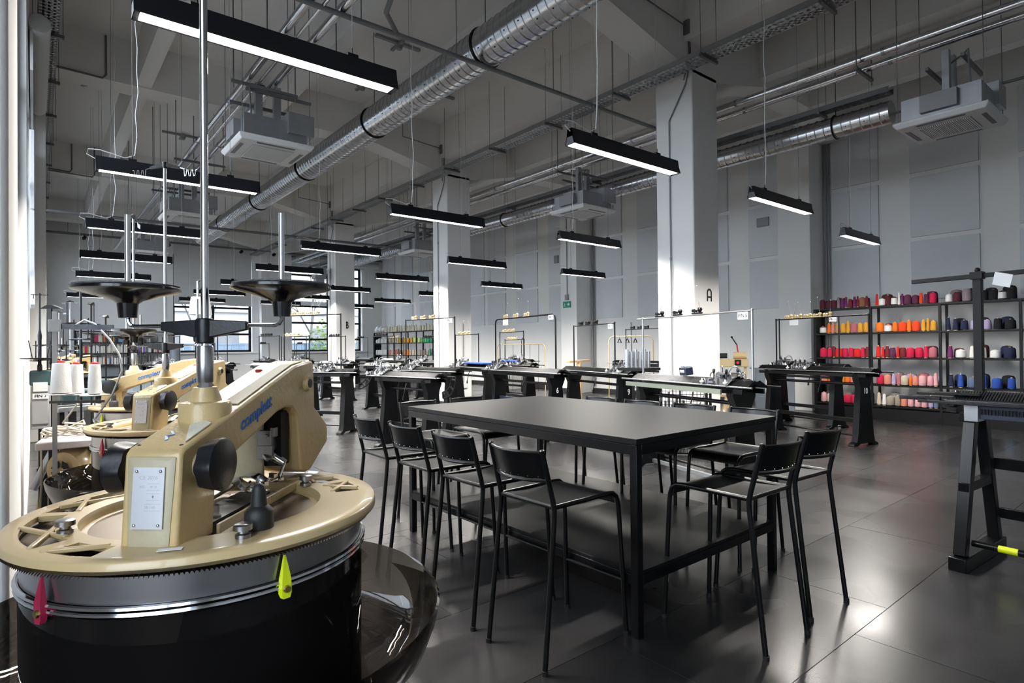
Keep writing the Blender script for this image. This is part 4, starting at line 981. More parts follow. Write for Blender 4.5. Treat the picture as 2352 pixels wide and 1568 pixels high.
m9 = machine(7.25, 6.65, -108, 2.2, 'knitting machine numbered 9 left of the column marked A', arch=(-.85, .55, 1.86, 3), tagtxt='FIN 7', carr=.86, guides='black')
m12 = machine(4.32, 7.72, -82, 1.45, 'squat knitting machine with a slotted quadrant, left of the table', arch=None, carr=.06, quarter=True)
m4 = machine(5.62, 9.45, -80, 1.8, 'knitting machine with cream yarn guides and card FIN 12, before the middle column', arch=(-.55, .80, 2.03, 3), tagtxt='FIN 12', carr=.3)
m10 = machine(9.72, 4.25, -107, 2.1, 'knitting machine numbered 10 standing before the yarn shelf', arch=(-.75, .95, 1.92, 5), carr=.42, guides='cream', tagtxt=None)
m1 = machine(4.0, 10.55, -58, 1.7, 'knitting machine under the tall arch of cream guides in front of the column marked B', arch=(-.72, .52, 2.12, 4), carr=.62, quarter=True)
m11 = machine(8.35, 3.0 + 2.2, -104, 1.3, 'low knitting machine between numbers 16 and 10 with card FIN 5', arch=(-.55, .6, 1.80, 3), tagtxt='FIN 5', carr=.7, sheet=.45) if False else None
mB = machine(7.3, 10.3, -100, 2.0, 'knitting machine with blue cloths on its bed behind number 6', arch=(-.9, .3, 1.78, 3), carr=.25, blue=(-.2, .75))
mC = machine(8.9, 10.9, -98, 1.9, 'knitting machine farthest back along the right wall before the exit sign', arch=(-.6, .5, 1.86, 3), carr=.7, blue=(-.3, .4))
mD = machine(11.3, 8.9, -98, 2.0, 'knitting machine before the hanging winding arms by the right wall', arch=(-.6, .7, 1.9, 3), carr=.3, guides='black')
mE = machine(11.15, 5.0, -104, 1.6, 'knitting machine behind number 10 with a card on a black frame', arch=(-.6, .65, 1.98, 2), carr=.2, tagtxt='FIN 5', guides='cream', sheet=.3)
k = 0
far = [(4.6, 13.4, -70, 1.5), (4.9, 16.3, -75, 1.5), (4.4, 19.4, -80, 1.5), (4.8, 22.6, -85, 1.5), (6.6, 13.0, -85, 1.6), (6.9, 16.6, -80, 1.6), (7.1, 20.2, -85, 1.6), (6.9, 23.6, -85, 1.6),
       (8.9, 14.6, -90, 1.6), (9.9, 18.6, -85, 1.6), (10.3, 22.2, -88, 1.6), (8.8, 25.0, -88, 1.5), (2.9, 14.0, -75, 1.5), (2.8, 17.6, -75, 1.5), (2.9, 21.5, -80, 1.5), (11.2, 13.6, -92, 1.6)]
for (x, y, a, L) in far:
    k += 1
    machine(x, y, a, L, 'background knitting machine, %s of those standing beyond the numbered ones' % ORD[k - 1], arch=(-.5, .45, 1.72 + .07 * ((k * 5) % 4), 4), guides='cream' if k % 3 == 1 else 'black', carr=(k * .37) % .8 + .1, detail=0, quarter=(k % 4 == 2))
for t_, num, s_ in ((m16, '16', 1), (m6, '6', 1), (m9, '9', 1), (m10, '10', 1)):
    L_ = {'16': 1.95, '6': 2.3, '9': 2.2, '10': 2.1}[num]
    lx = s_ * (L_ / 2 - .36 * .6)
    # stencilled on the slab side of the leg end that faces the table
    text(num, .12, 'wcard', t_, frame((lx + .0525, 0, .80), (0, 1, 0), (0, 0, 1)), xs=.75, bold=.001)

# ------------------------------------------------------------------ foreground machine on a trestle, right edge
tm_ = thing('trestle_knitting_machine', 'knitting machine on a black trestle at the right edge of the view', 'knitting machine', (5.02, .35, 0), math.radians(-94))
for (sx) in (-.78, 1.5):
    MB().bx(sx - .05, sx + .05, -.40, .40, 0, .09).ob('foot_beam', 'blk', tm_, bevel=.006)
    for s in (-1, 1): MB().beam((sx, s * .33, .09), (sx, s * .10, .98), .07, .07).ob('leg', 'blk', tm_, bevel=.004)
    MB().bx(sx - .03, sx + .03, -.26, .26, .50, .56).ob('cross_piece', 'blk', tm_, bevel=.003)
    MB().bx(sx - .05, sx + .05, -.16, .16, .96, 1.02).ob('top_block', 'blk', tm_, bevel=.004)
MB().bx(-.75, 1.5, .22, .26, .60, .68).ob('rail', 'blk', tm_, bevel=.003); MB().bx(-.75, 1.5, .30, .34, .24, .31).ob('rail', 'blk', tm_, bevel=.003)
rb = MB().cyl((-.74, -.25, .17), (1.5, -.25, .17), .022, n=12).ob('foot_rail', 'blk', tm_)
for q in (-.60, -.42, -.2, .08, .4, .7): MB().cyl((q, -.25, .17), (q + .10, -.25, .17), .0226, n=12).ob('yellow_stripe', 'yel', rb)
MB().bx(-1.0, 1.6, -.19, -.14, 1.05, 1.07).bx(-1.1, 1.6, .14, .20, 1.05, 1.07).ob('side_rail', 'gun', tm_, bevel=.003)
MB().prism([(-.12, 1.03), (-.15, 1.06), (-.03, 1.125), (-.01, 1.115), (.01, 1.115), (.03, 1.125), (.15, 1.06), (.12, 1.03)], -1.6, .88, Matrix.Rotation(PI / 2, 4, 'Z')).ob('needle_bed', 'gun', tm_, bevel=.002)
m_ = MB()
for i in range(150):
    q = -.86 + i * .0160
    m_.beam((q, -.13, 1.078), (q, -.035, 1.128), .006, .005).beam((q, .13, 1.078), (q, .035, 1.128), .006, .005)
m_.ob('needle_row', 'alu', tm_)['kind'] = 'stuff'
m_ = MB()
for i in range(130): q = -.76 + i * .018; m_.box((q, -.160, 1.0), (.007, .01, .035))
m_.ob('comb_teeth', 'blk_mat', tm_)['kind'] = 'stuff'
MB().bx(-.74, 1.6, -.150, -.120, .95, 1.05).ob('apron_plate', 'navy', tm_, bevel=.002)
MB().bx(-1.17, -.92, -.225, -.195, 1.06, 1.09).bx(-1.05, 1.6, -.235, -.19, 1.045, 1.065).ob('front_slide', 'dsteel', tm_, bevel=.002)
MB().bx(-1.15, -.75, .02, .10, 1.08, 1.10).bx(-1.12, -1.0, -.225, -.12, 1.06, 1.08).bx(-.98, -.72, -.13, -.05, 1.10, 1.115).ob('end_plate', 'blk_mat', tm_, bevel=.002)
MB().bx(-.80, -.72, -.17, -.05, .93, 1.05).ob('clamp_block', 'galv', tm_, bevel=.003)
MB().sph((-.85, -.12, 1.125), .017, 6, .6).ob('round_knob', 'chrome', tm_)
MB().lathe([(.02, 0), (.03, .01), (.03, .03), (.0001, .035)], (-.93, .05, 1.0), 14).box((-.90, .0, .99), (.06, .16, .03)).box((-.97, .06, 1.02), (.05, .03, .05)).ob('crank_gear', 'dsteel', tm_)
MB().bx(.1, .6, -.12, .12, 1.125, 1.15).bx(-.05, .7, -.16, -.10, 1.12, 1.13).sph((.35, 0, 1.17), .05, 7, .6).ob('carriage', 'steel', tm_, bevel=.003)
MB().bx(-.785, -.735, -.02, .03, 1.06, 1.95).ob('mast', 'blk_mat', tm_, bevel=.003)
MB().beam((-1.16, 0, 1.955), (1.6, 0, 1.985), .03, .03).ob('top_bar', 'blk_mat', tm_, bevel=.003)
MB().box((-.76, 0, 1.962), (.07, .07, .05)).sph((-.76, 0, 2.0), .018, 5).ob('bar_clamp', 'blk_mat', tm_)
MB().box((-.62, -.01, 1.92), (.10, .004, .09), 0, .3, .3).ob('paper_flag', 'wcard', tm_)
m_ = MB()
for i in range(7): m_.sph((-.5 + i * .17, .18, .93 + .01 * (i % 2)), .07, 5, .25)
o = m_.ob('cloth_swatch', 'white', tm_)
for c_ in [c for c in COL.objects if c.parent == tm_]:
    if c_.name.split('.')[0] in ('front_slide', 'side_rail', 'needle_bed', 'needle_row', 'comb_teeth', 'end_plate', 'round_knob', 'apron_plate', 'clamp_block', 'crank_gear', 'carriage'): c_.location.z += .035

# ------------------------------------------------------------------ yarn shelves
YARN = {}
def ymat(c):
    k = tuple(round(v, 3) for v in c)
    if k not in YARN: YARN[k] = mat('yarn_%d' % len(YARN), k, .9, bump=.6, bscale=3, stretch=(1, 1, 60)); M['y%d' % len(YARN)] = YARN[k]
    return YARN[k]
MESH = {}
def cone_mesh(shape, c):
    key = (shape, tuple(round(v, 3) for v in c))
    if key in MESH: return MESH[key]
    P = {'tall': ([(.040, .012), (.046, .02), (.030, .185), (.024, .195)], .020, .21), 'slim': ([(.032, .012), (.036, .02), (.022, .19), (.018, .20)], .014, .215),
         'fat': ([(.070, .008), (.078, .02), (.074, .135), (.060, .155), (.03, .165)], .022, .172), 'mid': ([(.054, .010), (.060, .02), (.050, .15), (.038, .165)], .022, .178),
         'wrap': ([(.066, .008), (.076, .02), (.070, .115), (.055, .13), (.03, .14)], .02, .15), 'big': ([(.085, .008), (.095, .03), (.092, .17), (.07, .20), (.03, .21)], .02, .215)}[shape]
    m_ = MB(); pr, rc, ht = P
    m_.mi(0).lathe([(pr[0][0] * .6, pr[0][1])] + pr, n=16)
    m_.mi(1).lathe([(rc + .016 if shape in ('tall', 'slim') else rc, 0), (rc + .014 if shape in ('tall', 'slim') else rc, .012), (rc * .8, ht - .01), (rc * .7, ht), (.0001, ht)], n=10)
    if shape == 'wrap': m_.mi(2).lathe([(.077, .018), (.078, .022), (.0745, .09), (.070, .118), (.069, .09), (.074, .02)], n=16)
    MESH[key] = m_.mesh('yarn_cone', [ymat(c), 'wood' if shape in ('fat', 'big') else 'creams', 'white']); return MESH[key]
CN = {'k': ('black', (.008, .008, .010)), 'n': ('navy', (.012, .016, .05)), 'm': ('maroon', (.085, .012, .022)), 'd': ('dark red', (.16, .012, .02)), 'r': ('bright red', (.62, .012, .010)),
      'c': ('crimson', (.52, .008, .055)), 'o': ('orange', (.75, .16, .01)), 'O': ('red-orange', (.80, .06, .01)), 'y': ('golden yellow', (.62, .30, .03)), 't': ('tan', (.45, .24, .10)), 'b': ('brown', (.22, .09, .05)),
      's': ('salmon pink', (.62, .22, .16)), 'p': ('pale pink', (.66, .34, .36)), 'l': ('lilac', (.36, .30, .48)), 'g': ('grey', (.20, .18, .19)), 'G': ('mauve grey', (.24, .19, .21)), 'w': ('white', (.70, .69, .66)),
      'e': ('beige', (.52, .44, .34)), 'E': ('taupe', (.30, .25, .20)), 'v': ('purple', (.14, .02, .10)), 'M': ('magenta', (.50, .01, .20)), 'B': ('royal blue', (.02, .07, .36)), 'S': ('slate blue', (.10, .14, .24)),
      'L': ('light blue', (.30, .42, .62)), 'P': ('rose', (.42, .12, .15)), 'i': ('ivory', (.74, .68, .52)), 'I': ('lime green', (.42, .60, .16)), 'j': ('mint green', (.10, .48, .20)), 'J': ('emerald green', (.02, .28, .14)), 'x': ('plum', (.10, .02, .06))}
SH = {'t': 'tall', 's': 'slim', 'f': 'fat', 'm': 'mid', 'w': 'wrap', 'b': 'big'}
SHN = {'tall': 'tall cone', 'slim': 'slim cone', 'fat': 'wide cone', 'mid': 'cone', 'wrap': 'half-wrapped cone', 'big': 'large cone'}
def rack(name, label, XF, y_hi, bays, zs, top, depth, plinth=.26):
    t = thing(name, label, 'shelving', (XF, 0, 0))
    for y in bays:
        for xx in (0, depth - .04): MB().bx(xx, xx + .04, y - .02, y + .02, 0, top).ob('upright', 'blk_mat', t)
    for z in zs:
        for a, b in zip(bays, bays[1:]): MB().bx(.0, depth, b + .021, a - .021, z - .03, z).ob('shelf', 'blk_mat', t)
    for a, b in zip(bays, bays[1:]): MB().bx(.004, .02, b + .021, a - .021, 0, plinth - .032).ob('plinth_panel', 'blk_mat', t)
    MB().bx(.0, depth - .02, bays[0] + .021, bays[0] + .032, 0, top).ob('side_panel', 'blk_mat', t)
    return t
SX = 12.8; BAYS = [5.56, 4.50, 3.36, 2.23, 1.10, 0.0]; ZS = [.285, .69, 1.215, 1.715, 2.23]
rack('yarn_shelf', 'black steel yarn shelving with rows of coloured cones along the right wall', SX, 5.56, BAYS, ZS, 2.228, .45)
rows = {4: ['mf mf mf Gt vm vt dm vt ds bf dt', 'rs ww mm mw ws vs xf xf Ot xm cf', 'ww mf Gb km kf kf kw kf', 'kf km kf ks ww kf km kw'],
        3: ['bw ot st tm ym yt Pf ym ym', 'of sw om Of ot Of yt ys ym', 'ns nt nm lf lm km kf', 'kt ks kf nf kt kf nf'],
        2: ['cf cm ds rf cm cm rf ct dt', 'rt rs dt xm rs dm cf cf ct Pf', 'vt ww wt wm ww nf', 'nf Lw Sm wb wt nf Lw'],
        1: ['sf om tm yf om sm of bf', 'cf sf lt Pt ef os sm pf pm pt', 'nt Bt Sf Bs Bf Bm', 'Bt Bf Lw nf vf vf'],
        0: ['pm em ym pm cf cf cf cs', 'et wt Ef Em sm pm pm pm lt St', 'kf km ww kf Lf', 'wf Lf wf Lf wf']}
back = {4: ['mm mb mf mm', 'mb mf mf xb', 'gb kb kb kb', 'kb kb kb kb'], 3: ['tf tm yf', 'df of bf', 'kb nb nb', 'kb kb nf'], 2: ['xb mf mf mf', 'mf mf xf mb', 'mf mb nb', 'Jf Jf nb'],
        1: ['of yf bf bf', 'Gb Gb lb Pb lf', 'nb nb kb', 'nb vb wb'], 0: ['Gb lf wb gb xb', 'Gf wb ef Sf Ef lf', 'kb gb Lf', 'Lb wb Lb']}
BAYN = ['leftmost bay', 'second bay', 'third bay', 'fourth bay']; SHELFN = ['bottom shelf', 'second shelf up', 'middle shelf', 'fourth shelf up', 'top board']
def put(rows_, dx, which, XF, BAYS_, ZS_, BN, SN, rk, spread=1.0):
    rr = random.Random(11)
    for lv, lst in rows_.items():
        for bi, s in enumerate(lst):
            it = s.split(); a, b = BAYS_[bi] - .06, BAYS_[bi + 1] + .06; wsum = sum({'t': .095, 's': .075, 'f': .16, 'm': .125, 'w': .155, 'b': .195}[q[1]] for q in it); free = max(0, (a - b) - wsum); sc_ = min(1, (a - b) / wsum)
            y = a
            for k, q in enumerate(it):
                cn, cc = CN[q[0]]; sh = SH[q[1]]; wd = {'t': .095, 's': .075, 'f': .16, 'm': .125, 'w': .155, 'b': .195}[q[1]]
                o = bpy.data.objects.new('yarn_cone', cone_mesh(sh, cc)); COL.objects.link(o)
                step = wd * sc_ + free / len(it)
                f_ = rr.uniform(.96, 1.08) * (1 if sc_ == 1 else sc_); zf = 1.45 if 'far' in rk else 1.12; f_ *= 1.12 if 'far' in rk else 1
                o.location = (XF + dx + rr.uniform(-.015, .015), y - step / 2, ZS_[lv] + .001); o.scale = (f_, f_, zf * rr.uniform(.93, 1.08)); o.rotation_euler = (0, 0, rr.uniform(0, 6))
                if sc_ == 1: o.scale = (f_, f_, o.scale[2])
                y -= step
                tag(o, '%s %s, %s from left, %s row, %s, %s, %s' % (cn, SHN[sh], ORD[k], which, BN[bi].replace('leftmost', 'first'), SN[lv], rk), 'yarn', 'yarn cones on the ' + rk)
put(rows, .10, 'front', SX, BAYS, ZS, BAYN, ['bottom', 'second shelf', 'third shelf', 'fourth shelf', 'top'], 'near rack')
put(back, .31, 'back', SX, BAYS, ZS, BAYN, ['bottom', 'second shelf', 'third shelf', 'fourth shelf', 'top'], 'near rack')
SX2 = 13.25; B2 = [27.25, 25.85, 24.45, 23.05, 21.65]; Z2 = [.5, .62, 1.17, 1.74, 2.27]
rack('yarn_shelf', 'far black yarn shelving with white, yellow and green cones beside the back corner', SX2, 27.25, B2, [.10, .62, 1.17, 1.74, 2.27], 2.268, .4, .1)
put({4: ['im it it im it it', 'et im it im et it it', 'im if im it im it', 'if im it im im'], 3: ['ww wf wm wt wf', 'ei em em im et yf', 'yf yf yf ym If', 'If jf jm Jf Jf Jf'.replace('If jf', 'If jf')], 2: ['wf wf wf wm wf', 'st em dt st bt bm', 'tf om em em et', 'Ef Em gt Em Jt nt'], 1: ['Lw wf Sf wf', 'nf kf wf', 'kf kf Ef kf', 'kf Ef kf Em']}
    if False else {4: ['im it it im it it', 'et im it im et it it', 'im if im it im it', 'if im it im im'], 3: ['ww wf wm wt wf', 'em em im et yf', 'yf yf ym If', 'If jf jm Jf Jf'], 2: ['wf wf wf wm wf', 'st em dt st bt bm', 'tf om em em et', 'Ef Em gt Em Jt nt'], 1: ['Lw wf Sf wf', 'nf kf wf', 'kf kf Ef kf', 'kf Ef kf Em']},
    .1, 'front', SX2, B2, Z2, BAYN, ['bottom', 'second shelf', 'third shelf', 'fourth shelf', 'top'], 'far rack')
m_ = MB(); r = random.Random(8)
for i in range(16): m_.sph((r.uniform(-.12, .12), r.uniform(-.42, .42), .09 + r.uniform(0, .14)), r.uniform(.08, .14), 5)
o = m_.ob('wool_bag', 'white'); o.location = (SX2 + .18, 26.75, 2.28); tag(o, 'heap of bagged white wool on the far rack, at its left end', 'bag')

# ------------------------------------------------------------------ bookcase at the back wall
bc = thing('bookcase', 'tall black bookcase of many books against the back wall, left', 'bookcase', (0, 27.75, 0))
BX = [1.22, 2.93, 4.25]; BZ = [.50, .98, 1.43, 1.85, 2.28]
for x in BX: MB().bx(x - .025, x + .025, 0, .30, 0, 2.30).ob('upright', 'blk_mat', bc)
for z in BZ:
    for a, b in zip(BX, BX[1:]): MB().bx(a + .026, b - .026, 0, .30, z - .03, z).ob('shelf', 'blk_mat', bc)
MB().bx(BX[0], BX[-1], .28, .30, 0, .97).ob('back_panel', 'gcab', bc)
bcol = {'w': ('white', (.66, .65, .62)), 'c': ('cream', (.55, .48, .36)), 'g': ('grey', (.22, .23, .24)), 'k': ('black', (.015, .015, .017)), 'r': ('crimson', (.48, .02, .09)), 'o': ('orange', (.70, .14, .02)), 'b': ('light blue', (.12, .36, .62)), 'n': ('navy', (.02, .04, .12)), 'p': ('purple', (.16, .05, .30)), 'y': ('mustard', (.50, .34, .08)), 't': ('teal', (.05, .22, .22)), 'e': ('beige', (.42, .34, .24))}
bm = {k: mat('book_cover_' + v[0].replace(' ', '_'), v[1], .6, bump=.1) for k, v in bcol.items()}
bks = {(0, 3): 'ggggwwwwwwwkkrrrwccoorkykykynkkgbbbbwg', (0, 2): 'ctgwwyrrywwwwwwwwwwcweewwecwetcwcwewcw', (0, 1): 'rwwkwwgggcggwwwgwcgwogwgnwgwwwgwwwwgg', (1, 3): 'gggwctkwwggtkkgwgw', (1, 2): 'rwtepkppgwpgggwwkkwecrwetcc'}
rr = random.Random(5)
for (bi, lv), s in bks.items():
    a = BX[bi] + .04; b = BX[bi + 1] - .04 if (bi, lv) != (1, 3) else BX[bi] + .75; wd = (b - a) / len(s); x = a
    for k, ch in enumerate(s):
        tk = wd * .92; h = rr.uniform(.24, .34); d = rr.uniform(.18, .22)
        m_ = MB().mi(0).bx(0, tk, .0, d, 0, h).mi(1).bx(tk * .12, tk * .88, .004, d + .003, h - .006, h + .001)
        o = m_.ob('book', [bm[ch], 'wcard']); o.location = (x, 27.80, BZ[lv] + .001); x += wd
        tag(o, '%s spined book, %s from left, %s shelf, %s half of the bookcase' % (bcol[ch][0], ORD[k], {3: 'upper', 2: 'middle', 1: 'lower'}[lv], ['left', 'right'][bi]), 'book', 'books in the bookcase')
for k in range(6):
    m_ = MB().shell([(.075, 0), (.085, .12), (.085, .16)], n=12); m_.lathe([(.075, 0), (.0001, .001)], n=12)
    o = m_.ob('clear_tub', 'clear'); o.location = (3.35 + .2 * (k % 3), 27.9, 1.434 - .45 + .012 + .17 * (k // 3)); o.location.z = .982 + .165 * (k // 3)
    tag(o, 'clear plastic tub, %s column, %s of its stack, in the right half of the bookcase' % (ORD[k % 3], ['bottom', 'top'][k // 3]), 'tub', 'clear tubs in the bookcase')
# office chairs before the bookcase
def office_chair():
    t = thing('office_chair', 'x', 'chair')
    MB().bx(-.22, .22, -.22, .22, .44, .50).ob('seat', 'blkrub', t, bevel=.02)
    m_ = MB(); vs = []
    for i in range(7):
        z = .58 + i * .07; x = -.24 - .05 * math.sin(i / 6 * PI) - i * .012
        for y in (-.20, .20): vs += [(x, y, z), (x - .02, y, z)]
    fs = []
    for i in range(6): a, b = i * 4, i * 4 + 4; fs += [(a, a + 2, b + 2, b), (a + 1, b + 1, b + 3, a + 3), (a, b, b + 1, a + 1), (a + 2, a + 3, b + 3, b + 2)]
    fs += [(0, 1, 3, 2), (24, 26, 27, 25)]
    m_.add(vs, fs).ob('backrest', 'gcab', t)
    MB().tube([(-.1, 0, .45), (-.25, 0, .47), (-.30, 0, .60), (-.33, 0, .8)], .02, 8).ob('back_strut', 'blk_mat', t)
    for s in (-1, 1): MB().tube([(0, s * .24, .46), (.02, s * .28, .50), (.02, s * .28, .66)], .014, 6).box((.0, s * .28, .675), (.26, .06, .025)).ob('armrest', 'blk_mat', t)
    MB().cyl((0, 0, .1), (0, 0, .44), .025, n=10).ob('gas_post', 'blk_mat', t)
    for k in range(5):
        a = k * 2 * PI / 5; MB().beam((0, 0, .11), (.28 * math.cos(a), .28 * math.sin(a), .07), .04, .03).sph((.28 * math.cos(a), .28 * math.sin(a), .03), .03, 5).ob('base_arm', 'blk_mat', t)
    return t
oc = office_chair(); used = False
for x, y, a, lab in ((.85, 10.9, -2.3, 'leftmost grey backed office chair below the bookcase'), (1.25, 11.6, -2.0, 'second grey backed office chair from the left below the bookcase'), (1.42, 10.4, -2.2, 'third office chair from the left, tilted, below the bookcase'), (2.35, 13.2, 2.2, 'office chair under the clear tubs of the bookcase'), (1.1, 13.4, 1.0, 'office chair farthest back on the left')):
    o = dup(oc) if used else oc; used = True; o.location = (x, y, 0); o.rotation_euler = (0, 0, a); tag(o, lab, 'chair', 'office chairs on the left')

# ------------------------------------------------------------------ things standing about on the left
fm = thing('overlock_machine', 'grey industrial sewing machine head carrying the card FIN 7', 'sewing machine', (.040, 4.55, .435), math.radians(-5)); fm.scale = (.7, .7, .7)
MB().bx(-.075, .05, -.04, .10, .86, 1.23).bx(-.07, .045, -.05, -.02, .90, 1.12).ob('motor_column', 'grey', fm, bevel=.006)
MB().bx(-.06, .04, -.056, -.04, 1.18, 1.26).ob('top_plate', 'white', fm, bevel=.003)
cdp = MB().bx(-.062, .045, -.060, -.055, 1.12, 1.165).ob('name_card', 'wcard', fm); text('FIN 7', .036, 'blk_mat', cdp, frame((-.008, -.0605, 1.1425), (1, 0, 0), (0, 0, 1)), bold=.001)
MB().bx(-.09, .12, .0, .18, 1.23, 1.36).ob('oil_tank', 'teal', fm, bevel=.015)
MB().lathe([(.018, 1.28), (.018, 1.40), (.012, 1.42), (.014, 1.62), (.016, 1.66), (.010, 1.70), (.0075, 1.72), (.0075, 2.03), (.0001, 2.03)], (-.02, .02, 0), 14).ob('thread_pole', 'dsteel', fm)
MB().beam((-.08, .02, 2.015), (.04, .02, 2.015), .008, .006).cyl((-.06, .02, 1.98), (-.06, .02, 2.015), .003, n=5).ob('hook_bar', 'dsteel', fm)
for s in (-1, 1): MB().cyl((-.02 + s * .05, .02, 1.47), (-.02 + s * .075, .02, 1.62), .004, n=6).ob('spindle', 'dsteel', fm)
MB().lathe([(.03, 1.455), (.13, 1.462), (.135, 1.468), (.0001, 1.47)], (-.02, .02, 0), 20).ob('spool_tray', 'blk_mat', fm)
MB().bx(-.10, .15, -.02, .30, -.62, -.56).bx(-.03, .03, .0, .08, -.56, .86).bx(-.05, .2, .1, .16, .4, .5).ob('stand', 'blk_mat', fm, bevel=.004)
MB().beam((-.02, .16, .10), (.10, .1, .86), .10, .05).ob('cream_bracket', 'cream', fm, bevel=.004)
MB().cyl((-.06, -.06, .35), (.12, .0, .80), .03, n=14).ob('treadle_tube', 'galv', fm)
o = MB().bx(-.10, .16, -.42, .02, .995, 1.035).ob('side_table', 'stone', bevel=.006); 
tbl = thing('sewing_table', 'small pinkish grey table leaf beside the second linking machine', 'table', (.16, 4.25, 0), math.radians(-8)); o.parent = tbl; o.name = 'tabletop'
MB().bx(-.06, -.02, -.30, -.26, 0, .993).ob('leg', 'blk_mat', tbl); MB().bx(.08, .12, -.12, -.08, 0, .993).ob('leg', 'blk_mat', tbl); MB().bx(-.06, .12, -.1, -.06, .5, .54).ob('cross_bar', 'blk_mat', tbl)
mt = thing('sewing_motor', 'round cream motor with a dark grille under the pinkish table leaf', 'motor', (.17, 3.95, .88), math.radians(-40))
MB().lathe([(.0001, -.10), (.07, -.10), (.098, -.08), (.105, -.06), (.105, .05), (.09, .08), (.0001, .09)], n=28, T=Matrix.Rotation(PI / 2, 4, 'X')).ob('motor_body', 'creams', mt)
for k in range(4):
    a = k * PI / 2 + PI / 4; m_ = MB()
    pts = [(.018 * math.cos(a + d), .018 * math.sin(a + d)) for d in (-.5, .5)] + [(.05 * math.cos(a + d), .05 * math.sin(a + d)) for d in (.6, 0, -.6)]
    m_.add([(x, .1005, z) for x, z in pts] + [(x, .099, z) for x, z in pts], [(4, 3, 2, 1, 0), (5, 6, 7, 8, 9)] + [(i, (i + 1) % 5, 5 + (i + 1) % 5, 5 + i) for i in range(5)]).ob('grille_opening', 'blk_mat', mt)
    m_ = MB(); m_.v = []; m_.add([(x, -.1005, z) for x, z in pts] + [(x, -.099, z) for x, z in pts], [(0, 1, 2, 3, 4), (9, 8, 7, 6, 5)] + [(i, 5 + i, 5 + (i + 1) % 5, (i + 1) % 5) for i in range(5)]).ob('grille_opening', 'blk_mat', mt)
MB().cyl((0, 0, -.88), (0, 0, -.1), .03, n=10).box((0, 0, -.87), (.2, .2, .02)).ob('support_post', 'blk_mat', mt)
# cream thread cones on a stand
ts = thing('thread_stand', 'grey metal stand with round plates and a long flat arm, holding white thread cones', 'stand', (.14, 3.7, 0))
MB().bx(-.070, -.050, -.010, .010, .03, 1.70).ob('post', 'galv', ts)
MB().lathe([(.13, 0), (.13, .02), (.03, .04)], (-.02, 0, 0), 20).ob('base', 'blk_mat', ts)
MB().bx(-.085, -.035, -.025, .025, 1.60, 1.66).ob('clamp', 'galv', ts)
MB().beam((-.06, 0, 1.625), (.17, -.17, 1.618), .004, .026).ob('flat_arm', 'dsteel', ts)
for p in ((-.035, .0, 1.285), (.10, -.04, 1.275), (.03, .08, 1.275)):
    MB().lathe([(.01, -.004), (.062, 0), (.065, .004), (.0001, .006)], p, 24).cyl((p[0], p[1], p[2] - .05), (p[0], p[1], p[2] + .19), .003, n=6).ob('cone_plate', 'white', ts)
MB().beam((-.08, 0, 1.25), (.14, -.06, 1.245), .02, .012).ob('support_bar', 'dsteel', ts)
MB().tube([(.02, 0, 1.63), (.06, -.02, 1.66), (.10, -.04, 1.64), (.16, -.08, 1.56), (.20, -.10, 1.48), (.21, -.11, 1.40), (.17, -.09, 1.28), (.10, -.06, 1.16)], .005, 8).ob('bent_tube', 'galv', ts)
for i, (x, y, lab) in enumerate(((-.035, 0, 'largest white thread cone with a red top on the grey thread stand'), (.10, -.04, 'separate white thread cone with a red top at the right of the grey stand'), (.03, .08, 'white thread cone behind the largest one on the grey stand'))):
    z = (1.285, 1.275, 1.275)[i] + .006; s = (1.25, .85, .95)[i]
    m_ = MB().mi(0).lathe([(.020, .0), (.036 * s, .004), (.029 * s, .150), (.018, .153)], n=20).mi(1).lathe([(.016, .151), (.016, .162), (.009, .164), (.009, .155)], n=14, closed=True)
    o = m_.ob('thread_cone', ['thread', 'red']); o.location = (.14 + x, 3.7 + y, z); tag(o, lab, 'thread cone')
